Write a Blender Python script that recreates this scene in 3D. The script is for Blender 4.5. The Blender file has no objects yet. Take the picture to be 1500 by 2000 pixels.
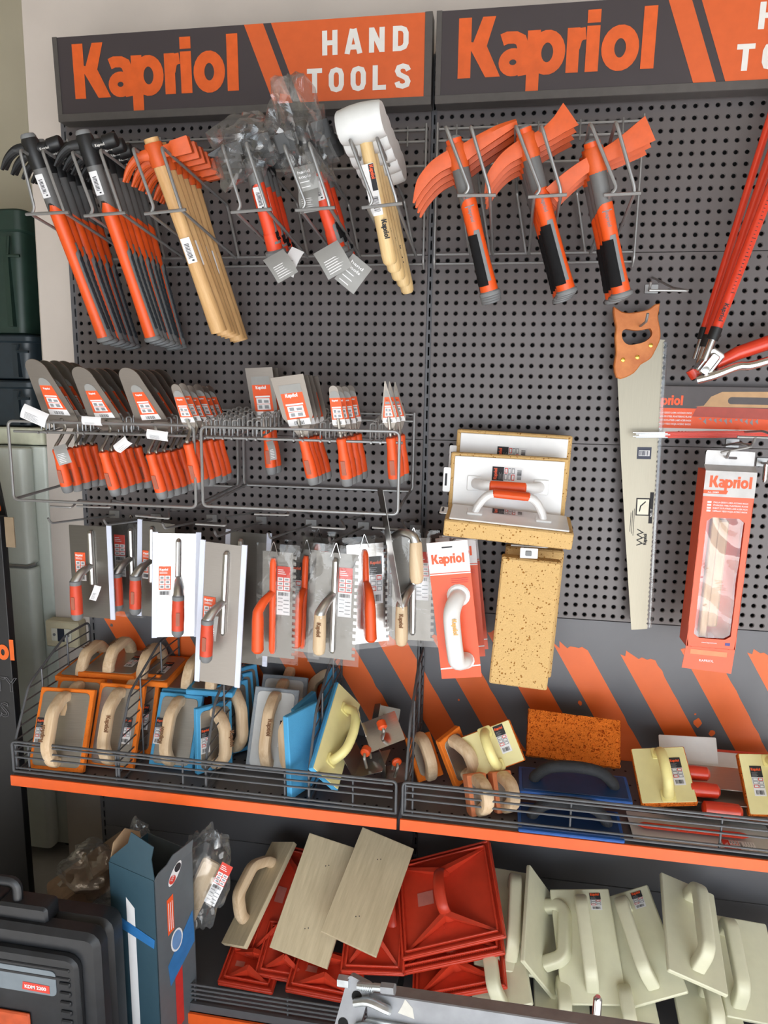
import bpy, bmesh, math, random
from mathutils import Vector, Matrix, noise as mnoise
PI = math.pi
SC = bpy.context.scene
COL = SC.collection
V = Vector

# ------------------------------------------------------------------ camera
CAM_POS = V((0.191149, -1.882754, 1.674023)); YAW, PITCH, ROLL, FPX = 0.158517, 0.172484, 0.016312, 1361.8996
def _cam_axes():
    cy, sy, cp, sp = math.cos(YAW), math.sin(YAW), math.cos(PITCH), math.sin(PITCH)
    f = V((-sy*cp, cy*cp, -sp)); r = V((cy, sy, 0)); u = r.cross(f)
    cr, sr = math.cos(ROLL), math.sin(ROLL)
    return cr*r + sr*u, cr*u - sr*r, f
CR, CU, CF = _cam_axes()
cam = bpy.data.cameras.new('camera'); camo = bpy.data.objects.new('camera', cam); COL.objects.link(camo)
cam.sensor_fit = 'VERTICAL'; cam.sensor_height = 36.0; cam.lens = FPX/2000*36; cam.clip_start = .02
mw = Matrix.Identity(4)
for i in range(3):
    mw[i][0], mw[i][1], mw[i][2], mw[i][3] = CR[i], CU[i], -CF[i], CAM_POS[i]
camo.matrix_world = mw
SC.camera = camo

# ------------------------------------------------------------------ light and exposure
w = bpy.data.worlds.new('world'); SC.world = w; w.use_nodes = True
wb = w.node_tree.nodes['Background']; wb.inputs[0].default_value = (.80, .90, 1, 1); wb.inputs[1].default_value = 1.6
def light(name, kind, loc, rot, energy, color, **kw):
    l = bpy.data.lights.new(name, kind); l.energy = energy; l.color = color
    for k, v in kw.items(): setattr(l, k, v)
    o = bpy.data.objects.new(name, l); o.location = loc; o.rotation_euler = rot; COL.objects.link(o); return o
# daylight entering through the open shop front behind the camera
light('shopfront_daylight', 'AREA', (1.2, -4.6, .95), (PI/2, 0, 0), 80, (.84, .93, 1), shape='RECTANGLE', size=5.0, size_y=1.8)
# sun through the shop front, landing on the floor in front of the shelving
light('sun', 'SUN', (3, -8, 6), (math.radians(57), 0, math.radians(16)), 25.0, (1, .985, .96), angle=.01)
# warm fill added overhead to tint the upper area; no lamp known there
light('warm_overhead_fill', 'AREA', (.3, -2.2, 3.05), (0, 0, 0), 5, (1, .84, .66), shape='RECTANGLE', size=1.5, size_y=.3)
SC.view_settings.view_transform = 'Standard'; SC.view_settings.look = 'None'
SC.view_settings.gamma = 1; SC.view_settings.use_curve_mapping = False
SC.view_settings.exposure = -0.02

# ------------------------------------------------------------------ placing by sight line
def at(px, py, Y):
    """point of the photograph's sight line (1500x2000 frame) at world depth Y"""
    d = CR*((px-750)/FPX) + CU*((1000-py)/FPX) + CF
    return CAM_POS + d*((Y-CAM_POS.y)/d.y)
def atz(px, py, Z):
    d = CR*((px-750)/FPX) + CU*((1000-py)/FPX) + CF
    return CAM_POS + d*((Z-CAM_POS.z)/d.z)
def mat4(o, x, y, z):
    m = Matrix.Identity(4)
    for i in range(3):
        m[i][0], m[i][1], m[i][2], m[i][3] = x[i], y[i], z[i], o[i]
    return m
def fit3(A, B, C):
    """frame with origin A, x along AB, y towards C, z out of the plane; with its width and height"""
    x = (B-A); w_ = x.length; x = x/w_
    y = (C-A); y = y - x*y.dot(x); h_ = y.length; y = y/h_
    return mat4(A, x, y, x.cross(y)), w_, h_
def hang(top, bot, xdir):
    """frame at top with -y along top->bot and x as near to xdir as can be"""
    y = (top-bot).normalized(); x = V(xdir); x = (x - y*x.dot(y)).normalized()
    return mat4(top, x, y, x.cross(y)), (top-bot).length
def T(x=0, y=0, z=0): return Matrix.Translation((x, y, z))
def RX(a): return Matrix.Rotation(math.radians(a), 4, 'X')
def RY(a): return Matrix.Rotation(math.radians(a), 4, 'Y')
def RZ(a): return Matrix.Rotation(math.radians(a), 4, 'Z')

# ------------------------------------------------------------------ materials
def s2l(c):
    c = c/255
    return c/12.92 if c <= .04045 else ((c+.055)/1.055)**2.4
def rgb(t): return (s2l(t[0]), s2l(t[1]), s2l(t[2]), 1)
MATS = {}
def new_mat(name):
    m = bpy.data.materials.new(name); m.use_nodes = True; MATS[name] = m
    nt = m.node_tree; return m, nt, nt.nodes['Principled BSDF']
def mat(name, c, rough=.5, metal=0, var=.08, scale=40, bump=0, bscale=None, stretch=None, c2=None, coat=0, spec=None):
    """painted, plastic or metal surface: noise drives slight colour changes, roughness and relief"""
    m, nt, b = new_mat(name); N = nt.nodes; L = nt.links
    tc = N.new('ShaderNodeTexCoord'); src = tc.outputs['Object']
    if stretch:
        mp = N.new('ShaderNodeMapping'); mp.inputs['Scale'].default_value = stretch; L.new(src, mp.inputs[0]); src = mp.outputs[0]
    nz = N.new('ShaderNodeTexNoise'); nz.inputs['Scale'].default_value = scale; nz.inputs['Detail'].default_value = 4; L.new(src, nz.inputs['Vector'])
    ra = N.new('ShaderNodeMapRange'); ra.inputs[1].default_value = .3; ra.inputs[2].default_value = .7; L.new(nz.outputs['Fac'], ra.inputs[0])
    mx = N.new('ShaderNodeMix'); mx.data_type = 'RGBA'; a = rgb(c)
    mx.inputs[6].default_value = tuple(x*(1-var) for x in a[:3])+(1,)
    mx.inputs[7].default_value = rgb(c2) if c2 else tuple(min(1, x*(1+var)) for x in a[:3])+(1,)
    L.new(ra.outputs[0], mx.inputs[0]); L.new(mx.outputs[2], b.inputs['Base Color'])
    b.inputs['Roughness'].default_value = rough; b.inputs['Metallic'].default_value = metal
    if coat: b.inputs['Coat Weight'].default_value = coat
    if spec is not None: b.inputs['Specular IOR Level'].default_value = spec
    if bump:
        n2 = N.new('ShaderNodeTexNoise'); n2.inputs['Scale'].default_value = bscale or scale*3; L.new(src, n2.inputs['Vector'])
        bp = N.new('ShaderNodeBump'); bp.inputs['Strength'].default_value = bump; bp.inputs['Distance'].default_value = .002
        L.new(n2.outputs['Fac'], bp.inputs['Height']); L.new(bp.outputs[0], b.inputs['Normal'])
    return m
def mat_wood(name, c1, c2, scale=9, axis=(14, 1.2, 14), rough=.55):
    m, nt, b = new_mat(name); N = nt.nodes; L = nt.links
    tc = N.new('ShaderNodeTexCoord'); mp = N.new('ShaderNodeMapping'); mp.inputs['Scale'].default_value = axis; L.new(tc.outputs['Object'], mp.inputs[0])
    nz = N.new('ShaderNodeTexNoise'); nz.inputs['Scale'].default_value = scale; nz.inputs['Detail'].default_value = 8; nz.inputs['Roughness'].default_value = .65
    L.new(mp.outputs[0], nz.inputs['Vector'])
    cr = N.new('ShaderNodeValToRGB'); cr.color_ramp.elements[0].position = .32; cr.color_ramp.elements[1].position = .68
    cr.color_ramp.elements[0].color = rgb(c1); cr.color_ramp.elements[1].color = rgb(c2)
    L.new(nz.outputs['Fac'], cr.inputs[0]); L.new(cr.outputs[0], b.inputs['Base Color']); b.inputs['Roughness'].default_value = rough
    bp = N.new('ShaderNodeBump'); bp.inputs['Strength'].default_value = .12; bp.inputs['Distance'].default_value = .001
    L.new(nz.outputs['Fac'], bp.inputs['Height']); L.new(bp.outputs[0], b.inputs['Normal'])
    return m
def mat_sponge(name, c, pore, scale=120, size=.25, depth=.9, fine=True):
    """sponge or foam: pores from Voronoi cells"""
    m, nt, b = new_mat(name); N = nt.nodes; L = nt.links
    tc = N.new('ShaderNodeTexCoord')
    nz = N.new('ShaderNodeTexNoise'); nz.inputs['Scale'].default_value = scale*.35; L.new(tc.outputs['Object'], nz.inputs['Vector'])
    vo = N.new('ShaderNodeTexVoronoi'); vo.inputs['Scale'].default_value = scale; vo.inputs['Randomness'].default_value = 1; L.new(tc.outputs['Object'], vo.inputs['Vector'])
    sm = N.new('ShaderNodeMath'); sm.operation = 'MULTIPLY_ADD'; sm.inputs[1].default_value = -.9; sm.inputs[2].default_value = size+.45; L.new(nz.outputs['Fac'], sm.inputs[0])
    lt = N.new('ShaderNodeMath'); lt.operation = 'SUBTRACT'; L.new(sm.outputs[0], lt.inputs[0]); L.new(vo.outputs['Distance'], lt.inputs[1])
    mr = N.new('ShaderNodeMapRange'); mr.inputs[1].default_value = 0; mr.inputs[2].default_value = .08; L.new(lt.outputs[0], mr.inputs[0])
    mx = N.new('ShaderNodeMix'); mx.data_type = 'RGBA'; mx.inputs[6].default_value = rgb(c); mx.inputs[7].default_value = rgb(pore)
    L.new(mr.outputs[0], mx.inputs[0]); L.new(mx.outputs[2], b.inputs['Base Color']); b.inputs['Roughness'].default_value = .95
    b.inputs['Specular IOR Level'].default_value = .1
    n2 = N.new('ShaderNodeTexNoise'); n2.inputs['Scale'].default_value = scale*2.2; L.new(tc.outputs['Object'], n2.inputs['Vector'])
    su = N.new('ShaderNodeMath'); su.operation = 'MULTIPLY_ADD'; su.inputs[1].default_value = -1.5; L.new(mr.outputs[0], su.inputs[0]); L.new(n2.outputs['Fac'], su.inputs[2])
    bp = N.new('ShaderNodeBump'); bp.inputs['Strength'].default_value = depth; bp.inputs['Distance'].default_value = .0025
    L.new(su.outputs[0], bp.inputs['Height']); L.new(bp.outputs[0], b.inputs['Normal'])
    return m
def mat_steel(name, c=(190, 190, 186), rough=.28, stretch=(6, 260, 6)):
    m = mat(name, c, rough, 1, .06, 5, stretch=stretch)
    b = m.node_tree.nodes['Principled BSDF']; nz = [n for n in m.node_tree.nodes if n.type == 'TEX_NOISE'][0]
    r = m.node_tree.nodes.new('ShaderNodeMapRange'); r.inputs[3].default_value = rough-.06; r.inputs[4].default_value = rough+.10
    m.node_tree.links.new(nz.outputs['Fac'], r.inputs[0]); m.node_tree.links.new(r.outputs[0], b.inputs['Roughness'])
    return m
def mat_film(name, tint=(235, 238, 240), clear=.93, rough=.07, wrinkle=.35, scale=22, white=.012):
    """thin clear plastic: mostly see-through, with glossy and slightly milky light on its folds"""
    m, nt, b = new_mat(name); N = nt.nodes; L = nt.links
    tc = N.new('ShaderNodeTexCoord'); nz = N.new('ShaderNodeTexNoise'); nz.inputs['Scale'].default_value = scale; nz.inputs['Detail'].default_value = 5; nz.inputs['Distortion'].default_value = .8
    L.new(tc.outputs['Object'], nz.inputs['Vector'])
    bp = N.new('ShaderNodeBump'); bp.inputs['Strength'].default_value = wrinkle; bp.inputs['Distance'].default_value = .01; L.new(nz.outputs['Fac'], bp.inputs['Height'])
    gl = N.new('ShaderNodeBsdfGlossy'); gl.inputs['Roughness'].default_value = rough; L.new(bp.outputs[0], gl.inputs['Normal'])
    df = N.new('ShaderNodeBsdfDiffuse'); df.inputs['Color'].default_value = rgb(tint); L.new(bp.outputs[0], df.inputs['Normal'])
    tr = N.new('ShaderNodeBsdfTransparent'); tr.inputs[0].default_value = (.93, .93, .93, 1)
    m1 = N.new('ShaderNodeMixShader'); m1.inputs[0].default_value = white/(1-clear+1e-6); L.new(gl.outputs[0], m1.inputs[1]); L.new(df.outputs[0], m1.inputs[2])
    lw = N.new('ShaderNodeLayerWeight'); lw.inputs[0].default_value = .35; L.new(bp.outputs[0], lw.inputs['Normal'])
    mr = N.new('ShaderNodeMapRange'); mr.inputs[3].default_value = clear; mr.inputs[4].default_value = clear*.62; L.new(lw.outputs['Facing'], mr.inputs[0])
    m2 = N.new('ShaderNodeMixShader'); L.new(mr.outputs[0], m2.inputs[0]); L.new(m1.outputs[0], m2.inputs[1]); L.new(tr.outputs[0], m2.inputs[2])
    L.new(m2.outputs[0], N['Material Output'].inputs[0]); N.remove(b)
    return m

ORANGE = mat('orange_paint', (234, 96, 32), .42, var=.04)
ORANGE_PRINT = mat('orange_print', (234, 106, 40), .45, var=.05, scale=12)
ANTHRA = mat('anthracite_steel', (98, 92, 92), .42, .1, .05, 8, bump=.04, bscale=400)
ANTHRA2 = mat('anthracite_panel', (96, 96, 100), .45, .1, .05, 8, bump=.04, bscale=400)
BLACK = mat('black_void', (12, 12, 13), .9, var=.1)
SIGN_DARK = mat('sign_dark_print', (64, 57, 60), .5, var=.06, scale=6)
WHITE_PRINT = mat('white_print', (228, 226, 222), .5, var=.03)
WIRE = mat('grey_wire', (150, 150, 150), .38, .55, .06)
WIRE_D = mat('dark_wire', (92, 94, 98), .45, .3, .06)
CHROME = mat_steel('chrome', (225, 225, 225), .14, (3, 3, 3))
STEEL = mat_steel('brushed_steel', (178, 176, 170), .30)
STEEL_D = mat_steel('dark_trowel_steel', (158, 152, 146), .46)
BLACKPL = mat('black_plastic', (30, 31, 33), .45, var=.12, bump=.05)
GREYPL = mat('grey_rubber', (122, 124, 126), .55, var=.06)
GREYPL_D = mat('dark_grey_rubber', (58, 66, 74), .6, var=.12, bump=.2, bscale=300)
HORANGE = mat('handle_orange', (230, 86, 26), .42, var=.06)
TORANGE = mat('trowel_orange', (234, 86, 32), .45, var=.05)
HRED = mat('handle_red', (226, 70, 34), .42, var=.05)
FORGED = mat('orange_forged_head', (208, 86, 30), .5, var=.08, scale=60)
PAPER = mat('paper_white', (236, 236, 238), .6, var=.02)
INK = mat('ink', (40, 40, 44), .7, var=.05)
INKGREY = mat('ink_grey', (150, 152, 156), .7, var=.05)
LORANGE = mat('label_orange', (238, 92, 44), .5, var=.04)
LYELLOW = mat('label_amber', (240, 150, 60), .5, var=.04)
LRED = mat('label_red', (214, 66, 52), .5, var=.04)
GREYCARD = mat('grey_card', (150, 150, 148), .5, var=.04)
FILM = mat_film('clear_film', clear=.89, white=.02)
FILM2 = mat_film('clear_blister', clear=.94, wrinkle=.2, scale=14, white=.01)
FILM3 = mat_film('milky_bag', clear=.88, wrinkle=.4, scale=10, white=.03, rough=.1)

# ------------------------------------------------------------------ mesh builder
def spow(v, k): return math.copysign(abs(v)**k, v)
class MB:
    def __init__(s): s.v, s.f, s.m = [], [], []
    def add(s, vs, fs, m=0, M=None):
        o = len(s.v)
        for p in vs:
            p = V(p); s.v.append(tuple(M @ p) if M is not None else tuple(p))
        for f in fs: s.f.append(tuple(i+o for i in f)); s.m.append(m)
        return s
    def box(s, c, d, m=0, M=None):
        x, y, z = c; a, b, e = d[0]/2, d[1]/2, d[2]/2
        vs = [(x+i*a, y+j*b, z+k*e) for k in (-1, 1) for j in (-1, 1) for i in (-1, 1)]
        return s.add(vs, [(0, 2, 3, 1), (4, 5, 7, 6), (0, 1, 5, 4), (2, 6, 7, 3), (0, 4, 6, 2), (1, 3, 7, 5)], m, M)
    def quad(s, a, b, c, d, m=0, M=None): return s.add([a, b, c, d], [(0, 1, 2, 3)], m, M)
    def rings(s, rs, m=0, M=None, closed=True, caps=(True, True)):
        n = len(rs[0]); vs = [p for r in rs for p in r]; fs = []
        for i in range(len(rs)-1):
            for j in range(n if closed else n-1):
                k = (j+1) % n; fs.append((i*n+j, i*n+k, (i+1)*n+k, (i+1)*n+j))
        if closed and caps[0]: fs.append(tuple(range(n-1, -1, -1)))
        if closed and caps[1]: fs.append(tuple((len(rs)-1)*n+j for j in range(n)))
        return s.add(vs, fs, m, M)
    def prism(s, poly, z0, z1, m=0, M=None, ch=0):
        """poly extruded along z; ch insets the rim"""
        if sum(poly[i][0]*poly[(i+1) % len(poly)][1]-poly[(i+1) % len(poly)][0]*poly[i][1] for i in range(len(poly))) < 0: poly = poly[::-1]
        if not ch: return s.rings([[(x, y, z0) for x, y in poly], [(x, y, z1) for x, y in poly]], m, M)
        ins = inset(poly, ch)
        return s.rings([[(x, y, z0) for x, y in ins], [(x, y, z0+ch) for x, y in poly], [(x, y, z1-ch) for x, y in poly], [(x, y, z1) for x, y in ins]], m, M)
    def rbox(s, x0, y0, x1, y1, z0, z1, r=.004, ch=.001, m=0, M=None, k=3):
        return s.prism(rrect(x0, y0, x1, y1, r, k), z0, z1, m, M, ch)
    def tube(s, pts, r=.002, n=8, m=0, M=None, ref=None, cap=True, closed=False, sq=1):
        pts = [V(p) for p in pts]; N = len(pts); rs = []
        up = V(ref) if ref is not None else None; prev = None
        for i, p in enumerate(pts):
            if closed: t = pts[(i+1) % N]-pts[i-1]
            else: t = pts[min(i+1, N-1)]-pts[max(i-1, 0)]
            t.normalize()
            if up is not None: b = up - t*up.dot(t)
            elif prev is None:
                a = V((0, 0, 1)) if abs(t.z) < .9 else V((1, 0, 0)); b = a - t*a.dot(t)
            else: b = prev - t*prev.dot(t)
            b.normalize(); prev = b; c = t.cross(b)
            rr = r[i] if isinstance(r, (list, tuple)) else r
            ra, rb = rr if isinstance(rr, (list, tuple)) else (rr, rr)
            rs.append([p + b*(ra*spow(math.cos(2*PI*(j+.5)/n), sq)) + c*(rb*spow(math.sin(2*PI*(j+.5)/n), sq)) for j in range(n)])
        if closed: rs.append(rs[0])
        return s.rings(rs, m, M, caps=(cap and not closed, cap and not closed))
    def lathe(s, prof, n=16, m=0, M=None, caps=(True, True)):
        return s.rings([[(r*math.cos(2*PI*j/n), r*math.sin(2*PI*j/n), z) for j in range(n)] for r, z in prof], m, M, caps=caps)
    def ellr(s, secs, n=12, m=0, M=None, axis='y'):
        """stack of elliptical sections (pos, half_x, half_z, dx, dz) along y"""
        rs = []
        for q in secs:
            y, a, b = q[:3]; dx = q[3] if len(q) > 3 else 0; dz = q[4] if len(q) > 4 else 0
            rs.append([(dx+a*math.cos(2*PI*j/n), y, dz-b*math.sin(2*PI*j/n)) for j in range(n)])
        return s.rings(rs, m, M)
    def build(s, name, mats, parent=None, M=None, smooth=35, label=None):
        me = bpy.data.meshes.new(name); me.from_pydata(s.v, [], s.f)
        if not isinstance(mats, (list, tuple)): mats = [mats]
        for mt in mats: me.materials.append(mt)
        if len(mats) > 1: me.polygons.foreach_set('material_index', s.m)
        me.update()
        if smooth:
            me.shade_smooth(); me.set_sharp_from_angle(angle=math.radians(smooth))
        o = bpy.data.objects.new(name, me); COL.objects.link(o)
        if parent is not None: o.parent = parent
        if M is not None: o.matrix_local = M
        if label: o['label'] = label
        return o
def inset(poly, d):
    n = len(poly); out = []
    for i in range(n):
        p0, p1, p2 = V(poly[i-1]), V(poly[i]), V(poly[(i+1) % n])
        a = (p1-p0); b = (p2-p1)
        if a.length < 1e-9: a = b
        if b.length < 1e-9: b = a
        a.normalize(); b.normalize(); na = V((-a.y, a.x)); nb = V((-b.y, b.x)); k = na+nb
        if k.length < 1e-6: k = na
        k = k/max(.5, k.dot(na)) if k.dot(na) > 0 else na
        q = p1 + k*d; out.append((q.x, q.y))
    return out
def rrect(x0, y0, x1, y1, r, k=3):
    r = min(r, (x1-x0)/2-1e-5, (y1-y0)/2-1e-5); out = []
    for cx, cy, a0 in ((x1-r, y0+r, -90), (x1-r, y1-r, 0), (x0+r, y1-r, 90), (x0+r, y0+r, 180)):
        for i in range(k+1):
            a = math.radians(a0+90*i/k); out.append((cx+r*math.cos(a), cy+r*math.sin(a)))
    return out
def sm(pts, k=5, closed=False):
    """Catmull-Rom through pts"""
    P = [V(p) for p in pts]; n = len(P); out = []
    for i in range(n if closed else n-1):
        p1, p2 = P[i], P[(i+1) % n]
        p0 = P[i-1] if (i > 0 or closed) else p1*2-p2
        p3 = P[(i+2) % n] if (i+2 < n or closed) else p2*2-p1
        for j in range(k):
            t = j/k; out.append(.5*((2*p1)+(p2-p0)*t+(2*p0-5*p1+4*p2-p3)*t*t+(3*p1-p0-3*p2+p3)*t**3))
    if not closed: out.append(P[-1])
    return out
def bend(pts, r=.012, k=4):
    """polyline with its corners rounded"""
    P = [V(p) for p in pts]; out = [P[0]]
    for i in range(1, len(P)-1):
        a = P[i-1]-P[i]; b = P[i+1]-P[i]; d = min(r, a.length*.45, b.length*.45)
        A = P[i]+a.normalized()*d; B = P[i]+b.normalized()*d
        for j in range(k+1):
            t = j/k; out.append(A*(1-t)**2+P[i]*2*t*(1-t)+B*t*t)
    out.append(P[-1]); return out

# ------------------------------------------------------------------ things
def tag(o, label, cat, group=None):
    o['label'] = label; o['category'] = cat
    if group: o['group'] = group
    return o
def thing(name, label, cat, M=None, group=None):
    o = bpy.data.objects.new(name, None); o.empty_display_size = .03; COL.objects.link(o)
    if M is not None: o.matrix_world = M
    return tag(o, label, cat, group)
def struct(o): o['kind'] = 'structure'; return o
KIDS = {}
def kids(o): return [c for c in COL.objects if c.parent == o]
def copy_tree(o, parent=None, M=None, label=None, group=None, ks=None):
    c = o.copy(); COL.objects.link(c)
    if parent is not None: c.parent = parent
    if M is not None: c.matrix_world = M
    if label: c['label'] = label
    if group: c['group'] = group
    for ch in o.children: copy_tree(ch, c)
    return c
ORD = ['front', 'second', 'third', 'fourth', 'fifth', 'sixth', 'seventh', 'eighth']
def nth(i, n):
    return 'front' if i == 0 else ('rearmost' if i == n-1 else ORD[i])

# ------------------------------------------------------------------ lettering
def ring2(cx, cy, a, b, t, n=24):
    return [((cx+a*math.cos(2*PI*i/n), cy+b*math.sin(2*PI*i/n)), (cx+(a-t)*math.cos(2*PI*i/n), cy+(b-t)*math.sin(2*PI*i/n))) for i in range(n)]
def stroke(mb, pts, t, z, m, M, closed=False):
    P = [V((p[0], p[1])) for p in pts]; n = len(P); L_, R_ = [], []
    for i, p in enumerate(P):
        a = (p-P[i-1]) if (i > 0 or closed) else None; b = (P[(i+1) % n]-p) if (i < n-1 or closed) else None
        a = a or b; b = b or a; a = a.normalized(); b = b.normalized()
        na = V((-a.y, a.x)); nb = V((-b.y, b.x)); k = na+nb; k = k/max(.35, k.dot(na))
        L_.append(p+k*t/2); R_.append(p-k*t/2)
    vs = [(q.x, q.y, z) for q in L_]+[(q.x, q.y, z) for q in R_]
    fs = [(i, i+n, (i+1) % n+n, (i+1) % n) for i in range(n if closed else n-1)]
    mb.add(vs, fs, m, M)
def ell(cx, cy, a, b, n=22, a0=0, a1=360):
    return [(cx+a*math.cos(math.radians(a0+(a1-a0)*i/n)), cy+b*math.sin(math.radians(a0+(a1-a0)*i/n))) for i in range(n if a1-a0 == 360 else n+1)]
def logo(mb, M, h, m=0, z=0.0006):
    """the heavy seven-letter word mark; cap height h, origin at its lower left"""
    S = M @ T(0, 0, z) @ Matrix.Diagonal((h, h, 1, 1)); e = [0]
    def zz(): e[0] += .00002; return e[0]
    def poly(p): mb.add([(x, y, zz_) for zz_ in [zz()] for x, y in p], [tuple(range(len(p)))], m, S)
    poly([(0, 0), (.225, 0), (.225, 1), (0, 1)])
    poly([(.225, .46), (.49, 0), (.75, 0), (.50, .52), (.225, .60)]); poly([(.225, .5), (.50, .52), (.645, 1), (.42, 1)])
    stroke(mb, ell(.965, .225, .155, .14), .185, zz(), m, S, True)
    stroke(mb, [(.765, .60), (.86, .635), (1.0, .63), (1.09, .585), (1.13, .48), (1.135, .2), (1.16, 0)], .20, zz(), m, S)
    poly([(1.205, -.27), (1.425, -.27), (1.425, .73), (1.205, .73)]); stroke(mb, ell(1.55, .355, .205, .265), .205, zz(), m, S, True)
    poly([(1.88, 0), (2.09, 0), (2.09, .73), (1.88, .73)]); stroke(mb, [(2.0, .40), (2.04, .56), (2.11, .62), (2.19, .63)], .20, zz(), m, S)
    poly([(2.205, 0), (2.425, 0), (2.425, .745), (2.205, .745)]); poly([(2.205, .79), (2.425, .79), (2.425, 1.0), (2.205, 1.0)])
    stroke(mb, ell(2.775, .36, .205, .265), .215, zz(), m, S, True)
    poly([(3.13, 0), (3.35, 0), (3.35, 1), (3.13, 1)])
def block_text(mb, M, txt, h, m=0, adv=.92, z=.0006):
    S = M @ T(0, 0, z) @ Matrix.Diagonal((h, h, 1, 1)); t = .2; x = 0
    for k, c in enumerate(txt):
        e = k*.00002
        def st(p, cl=False, i=[0]): i[0] += .000004; stroke(mb, [(x+a, b) for a, b in p], t, e+i[0], m, S, cl)
        a, b = .1, .5
        if c == 'H': st([(a, 0), (a, 1)]); st([(b, 0), (b, 1)]); st([(a, .5), (b, .5)])
        elif c == 'A': st([(.06, 0), (.27, 1)]); st([(.56, 0), (.33, 1)]); st([(.14, .27), (.48, .27)])
        elif c == 'N': st([(a, 0), (a, 1)]); st([(b, 0), (b, 1)]); st([(a, .96), (b, .04)])
        elif c == 'D': st([(.1, .1), (.3, .1), (.44, .16), (.5, .3), (.5, .7), (.44, .84), (.3, .9), (.1, .9)], True)
        elif c == 'T': st([(.3, 0), (.3, 1)]); st([(0, .91), (.6, .91)])
        elif c == 'O': st([(.1, .3), (.16, .14), (.3, .09), (.44, .14), (.5, .3), (.5, .7), (.44, .86), (.3, .91), (.16, .86), (.1, .7)], True)
        elif c == 'L': st([(.1, 1), (.1, .09), (.52, .09)])
        elif c == 'S': st([(.08, .28), (.13, .14), (.3, .09), (.46, .15), (.5, .28), (.44, .42), (.16, .58), (.1, .72), (.15, .86), (.3, .91), (.45, .86), (.52, .72)])
        x += adv
_tc = {}
def text_mesh(txt, bold=0.0, outline=0):
    k = (txt, bold, outline)
    if k not in _tc:
        cu = bpy.data.curves.new('t', 'FONT'); cu.body = txt; cu.size = 1; cu.offset = bold; cu.resolution_u = 2
        if outline: cu.fill_mode = 'NONE'; cu.bevel_depth = outline; cu.bevel_resolution = 0
        o = bpy.data.objects.new('t', cu); COL.objects.link(o)
        dg = bpy.context.evaluated_depsgraph_get(); me = o.evaluated_get(dg).to_mesh()
        vs = [tuple(v.co) for v in me.vertices]; fs = [tuple(p.vertices) for p in me.polygons]
        o.evaluated_get(dg).to_mesh_clear(); bpy.data.objects.remove(o); bpy.data.curves.remove(cu)
        _tc[k] = (vs, fs)
    return _tc[k]
def text(mb, M, txt, h, m=0, z=.0006, bold=.015, sx=1, width=None, outline=0):
    """line of lettering; cap height h, or fitted to width"""
    vs, fs = text_mesh(txt, bold, outline)
    if not vs: return
    x0 = min(v[0] for v in vs); wd = max(v[0] for v in vs)-x0
    s_ = h/.73; k = s_*sx if width is None else width/wd
    mb.add([((x-x0)*k, y*s_, z+zz*s_) for x, y, zz in vs], fs, m, M)
def barcode(mb, M, x0, y0, x1, y1, m, seed=1, n=14, vertical=False, z=.0004):
    rnd = random.Random(seed); x = x0; L_ = (x1-x0)/n
    for i in range(n):
        w_ = L_*rnd.choice((.35, .5, .75))
        a = x0+i*L_
        mb.quad((a, y0, z), (a+w_, y0, z), (a+w_, y1, z), (a, y1, z), m, M)
# ================================================================== the room
PLASTER = mat('white_plaster', (208, 198, 190), .85, var=.05, scale=5, bump=.15, bscale=60)
PLASTER2 = mat('beige_plaster', (196, 188, 166), .9, var=.05, scale=4, bump=.1, bscale=50)
CONCRETE = mat('grey_floor_tiles', (168, 166, 164), .55, var=.12, scale=7, bump=.05)
def wallbox(name, lo, hi, m):
    mb = MB(); mb.box([(a+b)/2 for a, b in zip(lo, hi)], [b-a for a, b in zip(lo, hi)])
    o = mb.build(name, m, smooth=0); struct(o); return o
wallbox('floor', (-3.2, -9, -.1), (4.2, 1.6, 0), CONCRETE)
wallbox('ceiling', (-3.2, -4.8, 3.3), (4.2, 1.6, 3.4), mat('ceiling_paint', (150, 138, 122), .9, var=.05, scale=3))
# the white wall behind the shelving ends in an uneven plastered corner beside the fridge niche
mb = MB(); rnd = random.Random(4)
zs = [0, .3, .62, .9, 1.2, 1.5, 1.78, 1.85, 2.1, 2.3, 2.36, 2.42, 2.7, 3.0, 3.3]
prof = [[(-1.262+(z*.012)+rnd.uniform(-.004, .004), .172, z), (-1.268+(z*.012), .18, z), (-1.272+(z*.012), .95, z), (3.2, .95, z), (3.2, .17, z)] for z in zs]
mb.rings(prof); struct(mb.build('wall_back', PLASTER, smooth=30))
wallbox('wall_niche', (-3.2, .95, 0), (-1.2, 1.05, 3.3), PLASTER2)
wallbox('wall_left', (-3.3, -4.8, 0), (-3.2, 1.05, 3.3), PLASTER2)
wallbox('wall_right', (4.2, -4.8, 0), (4.3, 1.05, 3.3), PLASTER)
wallbox('wall_front_left', (-3.2, -4.8, 0), (-1.4, -4.7, 3.3), PLASTER)
wallbox('wall_front_right', (3.8, -4.8, 0), (4.2, -4.7, 3.3), PLASTER)
wallbox('wall_front_lintel', (-1.4, -4.8, 2.55), (3.8, -4.7, 3.3), PLASTER)
# conduit edge strip in the niche
mb = MB(); mb.tube([(-1.31, .93, 0), (-1.31, .93, 3.3)], .012, 8); struct(mb.build('trim_1', PLASTER2))

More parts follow.
